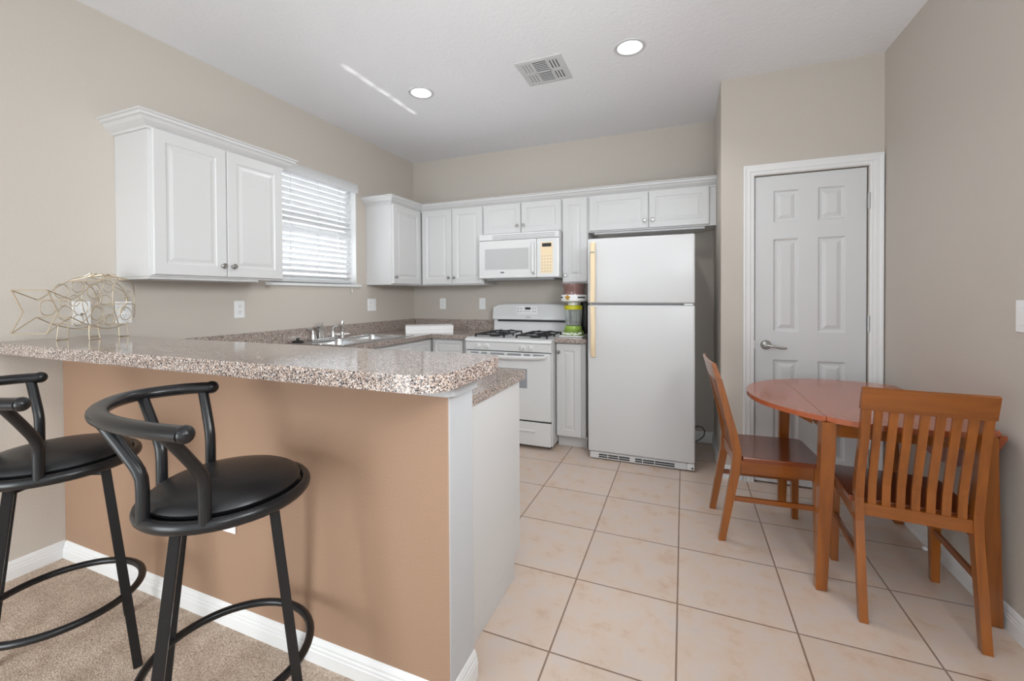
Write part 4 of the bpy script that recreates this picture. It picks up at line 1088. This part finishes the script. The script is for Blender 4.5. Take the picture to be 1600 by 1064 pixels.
# local x = towards the nose, y = left of it
WF = 0.07; RW = 0.0023
upc = [(-0.170, 0.183), (-0.130, 0.205), (-0.083, 0.241), (-0.016, 0.276), (0.040, 0.290), (0.100, 0.286), (0.150, 0.268), (0.213, 0.219), (0.221, 0.159)]
lowc = [(0.221, 0.159), (0.190, 0.122), (0.157, 0.089), (0.090, 0.058), (0.008, 0.046), (-0.064, 0.060), (-0.120, 0.080), (-0.175, 0.109)]
for sgn in (-1, 1):
    Y = lambda x: sgn * (WF * (1.0 if x < 0.12 else 1.0 - 0.75 * ((x - 0.12) / 0.101) ** 2))
    bm = bmesh.new()
    tube(bm, smooth_curve([(x, Y(x), z) for x, z in upc], 5), RW, 6); tube(bm, smooth_curve([(x, Y(x), z) for x, z in lowc], 5), RW, 6)
    obj('body_outline', bm, M['wire'], fs)
    bm = bmesh.new()
    T_ = [(-0.170, 0.183), (-0.270, 0.224), (-0.228, 0.133), (-0.276, 0.045), (-0.175, 0.109)]
    for a, b in zip(T_, T_[1:]): tube(bm, [(a[0], sgn * WF, a[1]), (b[0], sgn * WF, b[1])], RW * 1.15, 6)
    obj('tail', bm, M['wire'], fs)
    for cx_, cz_, r_ in ((-0.128, 0.148, 0.034), (-0.066, 0.222, 0.033), (-0.048, 0.120, 0.033), (-0.060, 0.168, 0.014), (0.010, 0.245, 0.028), (0.012, 0.085, 0.026), (-0.005, 0.178, 0.026), (0.105, 0.112, 0.032)):
        pts = [(cx_ + r_ * math.cos(2 * PI * k / 20), sgn * WF, cz_ + r_ * math.sin(2 * PI * k / 20)) for k in range(20)]
        obj('scale_ring', tube(bmesh.new(), pts, RW * 0.85, 6, True), M['wire'], fs)
    bm = bmesh.new()
    tube(bm, smooth_curve([(0.060, sgn * WF, 0.284), (0.036, sgn * WF, 0.230), (0.034, sgn * WF, 0.160), (0.052, sgn * WF, 0.098), (0.066, sgn * WF, 0.054)], 5), RW, 6)
    obj('gill', bm, M['wire'], fs)
    pts = [((0.118 + (0.006 + 0.0012 * k) * math.cos(k * 0.62)), sgn * WF, 0.205 + (0.006 + 0.0012 * k) * math.sin(k * 0.62)) for k in range(20)]
    obj('eye', tube(bmesh.new(), pts, RW * 0.85, 6), M['wire'], fs)
    obj('mouth', tube(bmesh.new(), [(0.221, Y(0.221), 0.159), (0.160, Y(0.16), 0.159), (0.110, sgn * WF, 0.160), (0.066, sgn * WF, 0.100), (0.020, sgn * WF, 0.060)], RW, 6), M['wire'], fs)
    obj('fin', tube(bmesh.new(), [(0.050, sgn * WF, 0.268), (0.090, sgn * WF, 0.235), (0.118, sgn * WF, 0.178)], RW, 6), M['wire'], fs)
    for fx_ in (-0.064, 0.092):
        zt = 0.066
        obj('foot', tube(bmesh.new(), smooth_curve([(fx_ - 0.022, sgn * (WF - 0.004), zt), (fx_ - 0.026, sgn * WF, 0.010), (fx_ - 0.022, sgn * (WF + 0.003), 0.0022), (fx_ + 0.022, sgn * (WF + 0.003), 0.0022), (fx_ + 0.026, sgn * WF, 0.010), (fx_ + 0.022, sgn * (WF - 0.004), zt)], 4), RW, 6), M['wire'], fs)
for x, z in ((-0.270, 0.224), (-0.276, 0.045), (-0.170, 0.183), (-0.175, 0.109), (0.008, 0.046), (0.221 - 0.06, 0.159), (-0.03, 0.27), (0.12, 0.28), (-0.12, 0.08), (0.10, 0.062)):
    obj('cross_wire', tube(bmesh.new(), [(x, -WF, z), (x, WF, z)], RW, 6), M['wire'], fs)
bm = bmesh.new(); random.seed(5)
tube(bm, [(0.0, 0.0, 0.292), (0.02, -0.03, 0.300), (0.06, 0.02, 0.298), (0.10, 0.01, 0.303), (0.13, -0.02, 0.296)], RW * 1.8, 6)
for k in range(9):
    x = -0.01 + 0.016 * k; tube(bm, [(x, -0.02 + 0.005 * (k % 3), 0.292), (x + 0.01, 0.0, 0.308 - 0.004 * (k % 2)), (x + 0.004, 0.022, 0.293)], RW, 6)
obj('twisted_top', bm, M['wire'], fs)
obj('top_wire', tube(bmesh.new(), [(-0.03, -WF, 0.27), (0.0, -0.0, 0.293), (-0.03, WF, 0.27)], RW, 6), M['wire'], fs)
obj('top_wire', tube(bmesh.new(), [(0.12, -WF, 0.28), (0.12, 0.0, 0.296), (0.12, WF, 0.28)], RW, 6), M['wire'], fs)
